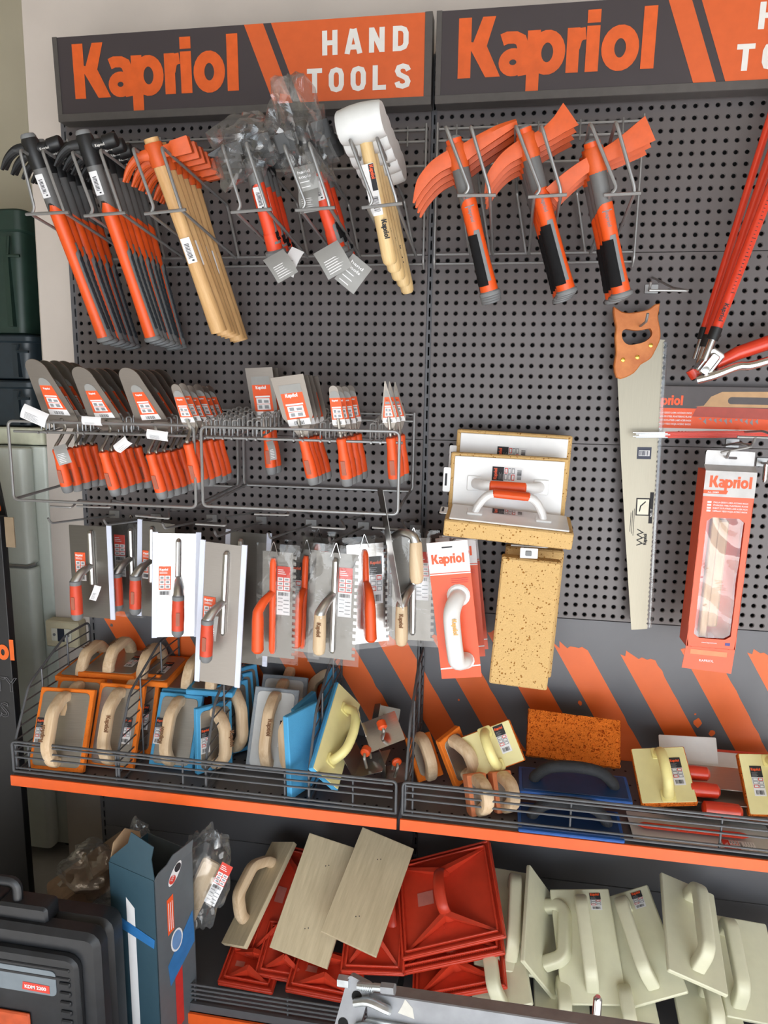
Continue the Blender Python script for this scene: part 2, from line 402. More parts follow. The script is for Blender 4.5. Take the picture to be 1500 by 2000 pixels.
# ================================================================== shelving bays
ZS = [1.07, 1.545, 2.02, 2.495]; PZ = .475/18
def perforated(name, x0, x1, hx0, ncol, z0, parent):
    """panel whose holes are real: square cell, pressed rim, hole wall"""
    mb = MB(); NS = 10; half = PZ/2
    xs = [x0]+[hx0+.025*i+.0125 for i in range(ncol-1)]+[x1]
    angs = [2*PI*j/NS+PI/NS for j in range(NS)]
    for r in range(18):
        zc = z0+PZ*(r+.5); za, zb = zc-half, zc+half
        if r == 0: za += .0009
        if r == 17: zb -= .0009
        for c in range(ncol):
            xc = hx0+.025*c; xa, xb = xs[c], xs[c+1]
            o = len(mb.v)
            for a in angs:                       # rim of the square cell, pushed out along the angle
                ca, sa = math.cos(a), math.sin(a); k = 1/max(abs(ca), abs(sa))
                px = xc + (ca*k*(xb-xc) if ca > 0 else ca*k*(xc-xa)); pz = zc + (sa*k*(zb-zc) if sa > 0 else sa*k*(zc-za))
                mb.v.append((px, 0, pz))
            for rad, y in ((.0068, 0), (.0056, .0016), (.0050, .0020), (.0050, .012)):
                for a in angs: mb.v.append((xc+rad*math.cos(a), y, zc+rad*math.sin(a)))
            for q in range(4):
                for j in range(NS):
                    k = (j+1) % NS; mb.f.append((o+q*NS+j, o+q*NS+k, o+(q+1)*NS+k, o+(q+1)*NS+j)); mb.m.append(1 if q == 3 else 0)
            # corners of the cell left by the ring
            for (cx_, cz_) in ((xb, zb), (xa, zb), (xa, za), (xb, za)):
                a0 = math.atan2(cz_-zc, cx_-xc) % (2*PI)
                j = int(math.floor((a0-PI/NS)/(2*PI/NS))) % NS; i0 = len(mb.v); mb.v.append((cx_, 0, cz_))
                mb.f.append((o+j, i0, o+(j+1) % NS)); mb.m.append(0)
    za, zb = z0+.0009, z0+.4741
    mb.quad((x0, 0, za), (x1, 0, za), (x1, .016, za), (x0, .016, za)); mb.quad((x0, 0, zb), (x0, .016, zb), (x1, .016, zb), (x1, 0, zb))
    mb.quad((x0, 0, za), (x0, .016, za), (x0, .016, zb), (x0, 0, zb)); mb.quad((x1, 0, za), (x1, 0, zb), (x1, .016, zb), (x1, .016, za))
    mb.quad((x0, .016, za), (x1, .016, za), (x1, .016, zb), (x0, .016, zb), 1)
    return mb.build(name, [ANTHRA, BLACK], parent, smooth=50)
def plain_panel(name, x0, x1, z0, z1, parent, m=None):
    mb = MB(); mb.rbox(x0, z0+.001, x1, z1-.001, 0, .016, .001, .001, 0, RX(90) @ T(0, 0, -.016)); return mb.build(name, m or ANTHRA2, parent)
def upright(x, w_, parent, y=.012):
    mb = MB(); z0, z1 = 0.0, 2.5; s_ = .0045
    mb.box((x-w_/2+(w_-s_)/4, y+.02, z1/2), ((w_-s_)/2, .04, z1)); mb.box((x+w_/2-(w_-s_)/4, y+.02, z1/2), ((w_-s_)/2, .04, z1))
    z = .02
    while z < z1: mb.box((x, y+.02, z), (s_, .04, .011)); z += .0335
    mb.box((x, y+.034, z1/2), (s_, .01, z1), 1)
    return mb.build('upright', [ANTHRA2, BLACK], parent, smooth=0)
def stripe(k, parent, rnd, topz, botz):
    """printed slanted stripe with a torn upper end, standing a hair in front of the panel"""
    def X(z): return .0985+.169*k-.597*(z-.88)
    W_ = .086; rows = []; n = 18
    ragged = [rnd.uniform(-.022, .004) for _ in range(9)]; ragged[5] -= .012
    for i in range(n+1):
        t = i/n; z = botz+(topz-botz)*t; j = rnd.uniform(-.004, .004) if rnd.random() < .25 else 0; row = []
        for q in range(9):
            zz = z + (ragged[q]*(t-.85)/.15 if t > .85 else 0)
            row.append((X(zz)+(W_+j)*q/8, zz))
        rows.append(row)
    return rows
BAYS = []
for bi, (x0, x1, hx) in enumerate(((-1.003, -.0065, -.9925), (.0085, 1.0085, .0205))):
    bay = thing('shelving_bay', ['anthracite perforated shelving bay carrying the hammers, trowels and float baskets, left of the slotted post',
                                 'anthracite perforated shelving bay carrying the picks, the hand saw and the red tripod'][bi], 'shelving', group='tool display shelving')
    BAYS.append(bay)
    for z in ZS[:3]: perforated('perforated_panel', x0, x1, hx, 40, z, bay)
    pp_ = plain_panel('striped_panel', x0, x1, .595, 1.07, bay)
    plain_panel('lower_panel', x0, x1, .275, .595, bay); plain_panel('lower_panel', x0, x1, .10, .275, bay)
    if bi == 0: upright(-1.0155, .024, bay); upright(.001, .015, bay)
    else: upright(1.021, .024, bay)
    mb = MB(); mb.box((x0+.5, .015, .283), (.985, .012, .012)); mb.build('ledge_strip', WIRE_D, bay)
    # base: deck, bull nose, orange strip and plinth
    mb = MB(); mb.rbox(x0, -.448, x1, 0, .118, .135, .002, .002)
    for i in range(30): mb.lathe([(.003, .1352), (.003, .1356)], 6, 1, T(x0+.03+.0325*i, -.02, 0))
    mb.build('base_deck', [ANTHRA2, BLACK], bay)
    mb = MB(); mb.box((x0+.5, -.447, .127), (.994, .008, .022)); mb.build('deck_lip', WIRE_D, bay)
    mb = MB(); mb.box((x0+.5, -.455, .099), (.994, .006, .030)); mb.build('orange_base_strip', ORANGE, bay)
    mb = MB(); mb.box((x0+.5, -.440, .042), (.994, .012, .080)); mb.build('orange_plinth', ORANGE, bay)
    for i in range(4):
        z = .150+.0125*i
        mb = MB(); mb.tube([(x0+.01, -.445, z), (x1-.01, -.445, z)], .0028, 8); mb.build('fence_rail', WIRE_D, bay)
    for i in range(5):
        x = x0+.012+(x1-x0-.024)*i/4
        mb = MB(); mb.tube([(x, -.441, .13), (x, -.441, .190)], .0024, 8); mb.build('fence_post', WIRE_D, bay)
    rnd = random.Random(3+bi)
    for k in range(-7, 6):
        p = stripe(k, bay, random.Random(60+k), 1.005+.018*math.sin(k*1.7), .60)
        lo, hi = x0+.001, x1-.001; bm = bmesh.new(); vv = [[bm.verts.new((x, -.0006, z)) for x, z in r] for r in p]
        for i in range(len(vv)-1):
            for q in range(8): bm.faces.new((vv[i][q], vv[i][q+1], vv[i+1][q+1], vv[i+1][q]))
        for lim, n_ in ((lo, -1), (hi, 1)):
            bmesh.ops.bisect_plane(bm, geom=bm.verts[:]+bm.edges[:]+bm.faces[:], plane_co=(lim, 0, 0), plane_no=(n_, 0, 0), clear_outer=True)
        bm.verts.index_update(); mb = MB(); mb.add([v.co for v in bm.verts], [tuple(v.index for v in f.verts) for f in bm.faces]); bm.free()
        if len(mb.f) < 20: continue
        mb.build('orange_stripe', ORANGE_PRINT, pp_, smooth=0)
    for (px, py, r) in (((1133, 1373, .006), (1362, 1412, .011), (1390, 1432, .008), (896, 1367, .003), (1312, 1405, .006), (1358, 1395, .003)) if bi else ((218, 1221, .005),)):
        c = at(px, py, -.001); q = [(c.x+r*rnd.uniform(.7, 1.2)*math.cos(a), c.z+r*rnd.uniform(.8, 1.5)*math.sin(a)) for a in [2*PI*i/9 for i in range(9)]]
        mb = MB(); mb.add([(x, -.0009, z) for x, z in q], [tuple(range(9))]); mb.build('paint_splash', ORANGE_PRINT if bi else ANTHRA2, pp_, smooth=0)

# ------------------------------------------------------------------ header signs
for bi, x0 in enumerate((-.987, .0075)):
    lb = ['dark header sign with orange brand lettering, its white HAND TOOLS wholly in view', 'dark header sign above the picks, its white HAND TOOLS cut off by the picture edge'][bi]
    s = thing('header_sign', lb, 'sign', mat4(V((x0, -.058, 2.358)), V((1, 0, 0)), V((0, -.04, 1)).normalized(), V((0, -1, -.04)).normalized()), 'header signs')
    Wd, Hh = .985, .200; I = Matrix.Identity(4)
    mb = MB(); mb.rbox(0, 0, Wd, Hh, -.045, -.002, .002, .001)
    fr = .0185
    mb.rbox(0, 0, Wd, fr, -.002, .001, .001, .0004); mb.rbox(0, fr, .013, Hh, -.002, .001, .001, .0004); mb.rbox(Wd-.018, fr, Wd, Hh, -.002, .001, .001, .0004)
    mb.build('sign_case', mat('sign_case_grey', (88, 84, 82), .5, .2) if bi == 0 else MATS['sign_case_grey'], s)
    mb = MB(); mb.quad((.013, fr, -.0015), (Wd-.018, fr, -.0015), (Wd-.018, Hh-.001, -.0015), (.013, Hh-.001, -.0015)); mb.build('sign_face', SIGN_DARK, s, smooth=0)
    sx = .518
    mb = MB(); z = -.0008
    for a, b in ((sx, sx+.049), (sx+.069, None)):
        sl = .072*(Hh-.001-fr)/.18
        if b: mb.quad((a+sl, fr, z), (b+sl, fr, z), (b, Hh-.001, z), (a, Hh-.001, z))
        else: mb.quad((a+sl, fr, z), (Wd-.018, fr, z), (Wd-.018, Hh-.001, z), (a, Hh-.001, z))
    mb.build('orange_field', MATS.get('sign_orange_dimmed') or mat('sign_orange_dimmed', (214, 96, 46), .45, var=.04), s, smooth=0)  # print orange darkened: the dimmer light up here is put into the colour
    mb = MB(); logo(mb, T(.053, .053, -.0006) @ Matrix.Diagonal((1, .96, 1, 1)), .1335, z=.0002); mb.build('brand_lettering', mat('logo_orange_dimmed', (222, 96, 38), .45) if bi == 0 else MATS['logo_orange_dimmed'], s, smooth=0)  # logo orange likewise darkened in place of the dim light at the header
    mb = MB(); block_text(mb, T(.716, .120, 0) @ Matrix.Diagonal((1.18, 1, 1, 1)), 'HAND', .054, adv=.92*.99, z=.0001); block_text(mb, T(.677, .038, 0) @ Matrix.Diagonal((1.18, 1, 1, 1)), 'TOOLS', .054, adv=.86, z=.0001)
    mb.build('white_lettering', WHITE_PRINT, s, smooth=0)

# ------------------------------------------------------------------ wire-fronted shelf over the base
def wire_shelf(x0, x1, label, posts):
    s = thing('wire_front_shelf', label, 'shelf', T((x0+x1)/2, 0, .643), 'orange-edged wire shelves'); c = (x0+x1)/2
    def L(p): return (p[0]-c, p[1], p[2]-.643)
    mb = MB(); mb.rbox(x0-c+.002, -.38, x1-c-.002, -.002, .0, .027, .002, .001)
    n = int((x1-x0)/.03)
    for r in range(5):
        for i in range(n): mb.lathe([(.0035, .0271), (.0035, .0274)], 6, 1, T(x0-c+.03+.03*i, -.06-.07*r, 0))
    mb.build('shelf_deck', [ANTHRA2, BLACK], s)
    mb = MB(); mb.rbox(x0-c, .0, x1-c, .0285, 0, .005, .001, .0006, 0, T(0, -.383, 0) @ RX(90)); mb.build('orange_price_strip', ORANGE, s)
    for i in range(4):
        z = .703+.017*i if i else .690
        mb = MB(); mb.tube([L((x0+.012, -.378, z)), L((x1-.012, -.378, z))], .0026, 8); mb.build('fence_rail', WIRE_D, s)
    mb = MB(); P = [(x0+.004, -.376, .676), (x0+.004, -.376, .757), (x0+.03, -.376, .763)]
    mb.tube(bend([L((x0+.004, -.377, .678)), L((x0+.004, -.377, .762)), L((x1-.004, -.377, .762)), L((x1-.004, -.377, .678))], .012), .0034, 8)
    mb.tube([L((x0+.004, -.377, .679)), L((x1-.004, -.377, .679))], .0034, 8); mb.build('fence_frame', WIRE_D, s)
    for x in posts:
        mb = MB(); mb.tube([L((x, -.373, .676)), L((x, -.373, .759))], .0026, 8); mb.build('fence_post', WIRE_D, s)
    return s
wire_shelf(-1.022, -.0055, 'orange-edged shelf with low wire front, holding the orange, blue and grey floats', [-.975, -.73, -.55, -.285, -.115])
wire_shelf(.0025, 1.02, 'orange-edged shelf with low wire front, holding cream floats and blue trowels', [.03, .395, .72])
def divider(x, label, w2=.003):
    """sloping wire side piece: high at the back, low at the front"""
    s = thing('wire_divider', label, 'divider', T(x, 0, .672), 'wire shelf dividers')
    pr_ = [(0, -.37, .085), (0, -.30, .215), (0, -.13, .292), (0, -.012, .292)]
    mb = MB(); mb.tube(bend([(0, -.37, .003)]+pr_+[(0, -.012, .003)], .02), .0034, 8); mb.tube([(0, -.37, .004), (0, -.012, .004)], .0034, 8); mb.build('frame', WIRE_D, s)
    def top(y):
        for (a, b) in zip(pr_, pr_[1:]):
            if a[1] <= y <= b[1]: return a[2]+(b[2]-a[2])*(y-a[1])/(b[1]-a[1])
    for i in range(9):
        z = .03+.029*i
        ys = [y for y in [-.37+.004*k for k in range(90)] if y <= -.012 and top(y) and top(y) >= z]
        if len(ys) > 3:
            mb = MB(); mb.tube([(0, ys[0], z), (0, -.012, z)], .002, 6); mb.build('rung', WIRE_D, s)
    for y in (-.25, -.13):
        mb = MB(); mb.tube([(.003, y, 0), (.003, y, top(y))], .0026, 6); mb.build('upright_wire', WIRE_D, s)
    return s
divider(-1.014, 'wire side divider at the open end beside the orange floats')
divider(-.725, 'wire side divider between the orange floats and the blue floats')
divider(-.49, 'wire side divider between the blue floats and the grey floats')
divider(-.225, 'wire side divider between the grey floats and the corner trowels')
divider(.012, 'wire side divider beside the slotted post, right of the corner trowels')
# ================================================================== hammers, mallets and picks on wire racks
BLACKRUB = mat('black_rubber', (26, 26, 28), .85, var=.15, spec=.2)
WOODL = mat_wood('pale_handle_wood', (196, 150, 96), (226, 186, 132), 6)
WOODM = mat_wood('ash_handle_wood', (214, 178, 120), (236, 208, 158), 8)
WHITERUB = mat('white_rubber', (226, 228, 228), .55, var=.03)
STICKER = mat('sticker_white', (226, 226, 228), .5, var=.03)
YR = -.02
def rack(name, label, pxs, x0, x1):
    r = thing(name, label, 'rack', T((x0+x1)/2, 0, 2.3), 'wire tool racks'); c = V(((x0+x1)/2, 0, 2.3))
    for z, dy in ((2.315, 0), (2.288, 0), (2.232, .004), (2.018, 0), (1.996, .006)):
        mb = MB(); mb.tube([V((x0, YR+dy, z))-c, V((x1, YR+dy, z))-c], .0032, 8); mb.build('rail', WIRE, r)
    for x in (x0+.003, x1-.003):
        mb = MB(); mb.tube(bend([V((x, YR-.004, 2.328))-c, V((x, YR-.004, 2.00))-c, V((x, YR+.01, 1.985))-c], .01), .0032, 8); mb.build('side_wire', WIRE, r)
    for i in range(5):
        x = x0+.05+(x1-x0-.1)*i/4
        mb = MB(); mb.tube([V((x, YR-.004, 2.322))-c, V((x, YR-.004, 2.276))-c], .002, 6); mb.build('cross_wire', WIRE, r)
    for TL, TR_, BL, BR in pxs:
        tl, tr, bl, br = at(*TL, -.365), at(*TR_, -.365), at(*BL, -.335), at(*BR, -.335)
        h = r
        for a, b, sgn in ((tl, bl, -1), (tr, br, 1)):
            wt = V((a.x+.012, YR, a.z-.035)); wb = V((a.x+.042, YR, 2.016)); fa = a+V((.0, 0, 0)); fb = b
            tip = a+V((.0, .03, .004))
            low = V((b.x+.005, YR, 2.016))
            mb = MB(); mb.tube([q-c for q in bend([wb, wt, a, b+V((.012, -.004, .012)) if sgn < 0 else b+V((-.002, -.004, .012)), b, low], .013)], .0036, 8); mb.build('slot_wire', WIRE, h)
        mb = MB(); mb.tube([bl+V((-.012, -.002, 0))-c, br+V((.012, -.002, 0))-c], .0036, 8); mb.build('slot_bar', WIRE, h)
    return r
S1 = [((38, 290), (81, 290), (61, 419), (126, 415)), ((139, 294), (194, 290), (175, 422), (237, 416)), ((258, 287), (314, 285), (293, 418), (354, 410)),
      ((433, 281), (479, 276), (462, 415), (521, 409)), ((553, 281), (602, 276), (588, 411), (644, 406)), ((682, 270), (735, 266), (718, 406), (775, 398))]
S2 = [((870, 245), (919, 244), (905, 382), (957, 382)), ((1007, 243), (1057, 243), (1043, 385), (1095, 381)), ((1153, 239), (1203, 236), (1191, 381), (1239, 378))]
rack('wire_tool_rack', 'long grey wire rack of six slots holding hammers and mallets', S1, -.99, -.012)
rack('wire_tool_rack', 'grey wire rack of three slots holding orange picks', S2, .010, .505)

def sticker(name, parent, x, y, w_, h_, z, seed=1, rot=0, m=None):
    mb = MB(); M = T(x, y, z) @ RZ(rot); mb.rbox(-w_/2, -h_/2, w_/2, h_/2, -.0004, 0, .001, 0, 0, M)
    n = 11; rnd = random.Random(seed)
    for i in range(n):
        a = -h_*.30+h_*.6*i/n; mb.quad((-w_*.28, a, .0003), (w_*.22, a, .0003), (w_*.22, a+h_*.6/n*rnd.choice((.3, .5, .7)), .0003), (-w_*.28, a+h_*.6/n*.5, .0003), 1, M)
    mb.quad((w_*.0, -h_*.43, .0003), (w_*.25, -h_*.43, .0003), (w_*.25, -h_*.37, .0003), (w_*.0, -h_*.37, .0003), 1, M)
    return mb.build(name, [m or STICKER, INK], parent, smooth=0)
def sect(secs, y):
    for p, q in zip(secs, secs[1:]):
        if p[0] >= y >= q[0]:
            t = (p[0]-y)/max(1e-9, p[0]-q[0]); return p[1]+(q[1]-p[1])*t, p[2]+(q[2]-p[2])*t
    return secs[-1][1:3]
def patch(mb, secs, ys, a0, a1, off, n=8, m=0, wav=0):
    """sleeve piece over part of a handle's girth"""
    rs = []
    for i, y in enumerate(ys):
        a, b = sect(secs, y); o = off + (wav if i % 2 else 0)
        t0, t1 = a0(y) if callable(a0) else a0, a1
        rs.append([((a+o)*math.cos(math.radians(t0+(t1-t0)*j/n)), y, (b+o)*math.sin(math.radians(t0+(t1-t0)*j/n))) for j in range(n+1)])
    mb.rings(rs[::-1], m, closed=False)
def rods(L, a, b): return [(0, a, b), (-L, a, b)]

def claw_hammer(L):
    o = thing('claw_hammer', 'x', 'hammer')
    mb = MB()
    mb.ellr([(.004, .0165, .0155), (-.004, .0195, .019), (-.045, .020, .0195), (-.062, .0185, .018)], 14)
    # face side: neck, then poll
    mb.tube([(.012, -.022, 0), (.032, -.022, 0), (.036, -.022, 0), (.040, -.022, 0), (.066, -.020, 0), (.069, -.020, 0)], [.0125, .0115, .012, .0155, .0155, .0135], 14)
    # claw: two prongs parted by a slot
    for s_ in (-1, 1):
        pts = sm([(-.008, -.016, s_*.004), (-.035, -.014, s_*.006), (-.062, -.026, s_*.008), (-.083, -.046, s_*.010)], 4)
        n = len(pts); mb.tube(pts, [(.007*(1-.2*i/n), .012*(1-.75*i/n)) for i in range(n)], 8, ref=(0, 0, 1))
    mb.build('head', BLACKPL, o)
    mb = MB(); text(mb, T(.022, -.028, .0158), 'Kapriol', .0055, 0, z=.0004); mb.build('head_print', WHITE_PRINT, o, smooth=0)
    mb = MB(); mb.ellr([(.012, .009, .009), (.011, .014, .014), (.006, .0172, .0165), (.002, .0172, .0165)], 14); mb.build('crown_cap', GREYPL, o)
    secs = [(-.055, .0165, .0165), (-.15, .0170, .0165), (-.24, .0165, .016), (-.31, .0155, .0155), (-.38, .0165, .0165), (-L+.02, .018, .0175), (-L+.006, .0185, .018)]
    mb = MB(); mb.ellr(secs, 14); mb.build('handle', HORANGE, o)
    # grey collar with a notched lower edge
    rs = []
    for k, y in enumerate((-.05, -.10, -.135)):
        a, b = sect(secs, max(y, -.3)) if y < -.055 else secs[0][1:3]
        rs.append([((a+.0008)*math.cos(2*PI*j/16), y-(.022*max(0, math.cos(2*PI*j/16-.1)) if k == 2 else 0)-(.018*(j in (9, 10)) if k == 2 else 0), -(b+.0008)*math.sin(2*PI*j/16)) for j in range(16)])
    mb = MB(); mb.rings(rs); mb.build('grey_collar', mat('collar_grey', (104, 104, 104), .5) if 'collar_grey' not in MATS else MATS['collar_grey'], o)
    ys = [-.245-.0062*i for i in range(int((L-.262)/.0062))]
    mb = MB(); patch(mb, secs, [-.228]+ys+[-L+.012], lambda y: 46 if y < -.25 else 20, -60, .0010, 9, 0); 
    mb.build('grip_border', GREYPL, o)
    mb = MB(); patch(mb, secs, ys, lambda y: 28 if y < -.262 else 5, -70, .0020, 7, 0, .0012); mb.build('ribbed_grip', GREYPL_D, o)
    mb = MB(); mb.ellr([(-L+.012, .0185, .018), (-L+.008, .0215, .0205), (-L+.002, .0215, .0205, .001), (-L, .018, .017, .001)], 14); mb.build('butt_cap', GREYPL, o)
    sticker('barcode_label', o, -.002, -.098, .018, .050, .0176, 3)
    return o
GH = 'hammers in the long wire rack'
def run(proto, first, top, bot, n, step, xdir, lab, group, jit=1, sb=None, dx=0, dz=0, used=[]):
    """a row of tools one behind the other in a rack slot"""
    rnd = random.Random(len(lab)+n)
    for i in range(n):
        d = V((dx*i, step*i, dz*i)); db = V((dx*i, (sb or step)*i, dz*i)); j = V((rnd.uniform(-.002, .002), 0, rnd.uniform(-.004, .004)))*(jit if i else 0)
        b = bot+db+j; b.y = min(b.y, -.03)
        M, L = hang(top+d+j*.3, b, xdir)
        txt = lab % nth(i, n)
        if i == 0 and proto not in used: proto.matrix_world = M; proto['label'] = txt; proto['group'] = group; used.append(proto)
        else: copy_tree(proto, None, M, txt, group)
t1, b1 = at(57, 272, -.33), at(207, 666, -.19); L1 = (t1-b1).length
ch = claw_hammer(L1)
run(ch, 0, t1, b1, 6, .037, (1, .15, .05), 'claw hammer with orange ribbed handle, %s of the slot over the white wall edge', GH, 1, .026)
t2, b2 = at(164, 265, -.33), at(302, 672, -.19)
run(ch, 0, t2, b2, 7, .034, (1, .15, .12), 'claw hammer with orange ribbed handle, %s of the slot beside the wooden-handled hammers', GH, 1, .023)

def wood_hammer(L):
    o = thing('wooden_handled_hammer', 'x', 'hammer')
    secs = [(.004, .0165, .0150), (-.06, .0170, .0150), (-.2, .0160, .0145), (-L+.1, .0185, .0165), (-L, .0205, .018)]
    mb = MB(); mb.ellr(secs, 14); mb.build('handle', WOODL, o)
    mb = MB(); mb.ellr([(-.006, .0195, .018), (-.012, .021, .0195), (-.048, .021, .0195), (-.054, .0195, .018)], 14)
    # square poll, and a flat claw splitting in two
    mb.rings([[(x, -.028+s_*h, t_*h*.85) for s_, t_ in ((-1, -1), (1, -1), (1, 1), (-1, 1))] for x, h in ((.014, .011), (.036, .0125), (.040, .016), (.078, .0175), (.080, .016))])
    for s_ in (-1, 1):
        pts = sm([(-.012, -.026, s_*.006), (-.04, -.026, s_*.008), (-.066, -.040, s_*.011), (-.088, -.064, s_*.014)], 4); n = len(pts)
        mb.tube(pts, [(.008*(1-.3*i/n), .013*(1-.8*i/n)) for i in range(n)], 8, ref=(0, 0, 1))
    mb.build('head', FORGED, o)
    sticker('barcode_label', o, 0, -.235, .022, .056, .0172, 9)
    return o
t3, b3 = at(296, 274, -.33), at(428, 648, -.20)
wh = wood_hammer((t3-b3).length)
run(wh, 0, t3, b3, 6, .036, (1, .2, .10), 'wooden-handled hammer with orange head, %s of its rack slot', GH, 3, .028)

def tube_hammer(L, kind):
    o = thing('mason_hammer', 'x', 'hammer')
    mb = MB(); mb.ellr([(.006, .015, .015), (0, .018, .018), (-.048, .019, .018), (-.058, .017, .017)], 12)
    mb.rings([[(x, -.022+s_*h, t_*h) for s_, t_ in ((-1, -1), (1, -1), (1, 1), (-1, 1))] for x, h in ((-.062, .016), (-.058, .018), (-.022, .018), (-.016, .012), (.016, .012), (.022, .018), (.056, .018), (.060, .016))] if kind else
             [[(x, -.022+s_*h, t_*g) for s_, t_ in ((-1, -1), (1, -1), (1, 1), (-1, 1))] for x, h, g in ((-.085, .002, .018), (-.05, .012, .016), (-.016, .013, .013), (.016, .013, .013), (.022, .017, .017), (.052, .017, .017))])
    mb.build('head', BLACKPL, o)
    secs = [(-.05, .0165, .0165), (-.14, .0165, .016), (-.22, .016, .0155), (-L+.05, .0175, .017), (-L+.008, .019, .018)]
    mb = MB(); mb.ellr(secs, 14); mb.build('handle', HRED, o)
    rs = []
    for k, y in enumerate((-.048, -.075, -.098)):
        rs.append([(.0174*math.cos(2*PI*j/16), y-(.03*max(0, math.cos(2*PI*j/16-2.4)) if k == 2 else 0), -.0174*math.sin(2*PI*j/16)) for j in range(16)])
    mb = MB(); mb.rings(rs); mb.build('grey_collar', MATS['collar_grey'], o)
    mb = MB(); patch(mb, secs, [-.18, -.20]+[-.21-.01*i for i in range(int((L-.22)/.01))], lambda y: 78 if y < -.2 else 40, -60, .0008, 8); mb.build('grip_border', GREYPL, o)
    mb = MB(); patch(mb, secs, [-.205-.006*i for i in range(int((L-.23)/.006))], 52, -70, .0018, 7, 0, .0010); mb.build('ribbed_grip', BLACKRUB, o)
    mb = MB(); mb.ellr([(-L+.014, .0185, .018), (-L+.010, .025, .022), (-L+.002, .025, .022), (-L, .020, .018)], 14); mb.build('butt_cap', GREYPL, o)
    sticker('barcode_label', o, -.003, -.128, .017, .048, .0172, 5)
    return o
t4, b4 = at(476, 262, -.33), at(540, 498, -.22)
mh = tube_hammer((t4-b4).length, 0)
run(mh, 0, t4, b4, 4, .04, (1, .3, .1), 'red-handled hammer wrapped in a clear bag, %s of the slot nearest the wooden handles', GH, 2)
t5, b5 = at(585, 243, -.33), at(662, 495, -.22)
mh2 = tube_hammer((t5-b5).length, 1)
run(mh2, 0, t5, b5, 4, .04, (1, .3, .1), 'red-handled hammer wrapped in a clear bag, %s of the slot beside the white mallets', GH, 2)

def mallet(L):
    o = thing('white_mallet', 'x', 'mallet')
    mb = MB(); pr_ = [(.0002, -.050), (.031, -.050), (.0335, -.047), (.0375, -.02), (.0385, .005), (.0365, .03), (.034, .045), (.0315, .048), (.0002, .048)]
    mb.lathe(pr_, 24, 0, T(0, -.034, 0) @ RY(90)); mb.build('head', WHITERUB, o)
    secs = [(-.06, .0135, .0130), (-.12, .0150, .014), (-.19, .0160, .0155), (-.25, .0165, .016), (-L+.02, .0175, .0165), (-L+.006, .0165, .0155), (-L, .012, .011)]
    mb = MB(); mb.ellr(secs, 14); mb.build('handle', WOODM, o)
    mb = MB(); M = T(0, -.162, .0158); mb.rbox(-.016, -.052, .010, .052, -.0004, 0, .001, 0, 0, M)
    mb.quad((-.002, -.002, .0003), (.0098, -.002, .0003), (.0098, .051, .0003), (-.002, .051, .0003), 1, M)
    logo(mb, M @ T(.0005, .049, 0) @ RZ(-90), .0082, 2, .0005)
    barcode(mb, M @ T(-.012, -.048, 0) @ RZ(90) @ T(0, -.020, 0), .004, .002, .036, .016, 1, 4)
    mb.build('paper_label', [PAPER, INK, LORANGE], o, smooth=0)
    mb = MB(); logo(mb, T(.003, -L+.098, .0172) @ RZ(-90), .012, 0, .0006); mb.build('burnt_lettering', INK, o, smooth=0)
    return o
t6, b6 = at(700, 205, -.345), at(763, 516, -.235)
ml = mallet((t6-b6).length)
run(ml, 0, t6, b6, 5, .045, (1, -.1, .12), 'white rubber mallet with pale wooden handle, %s of five', 'white mallets', 1, None, .004, -.010)

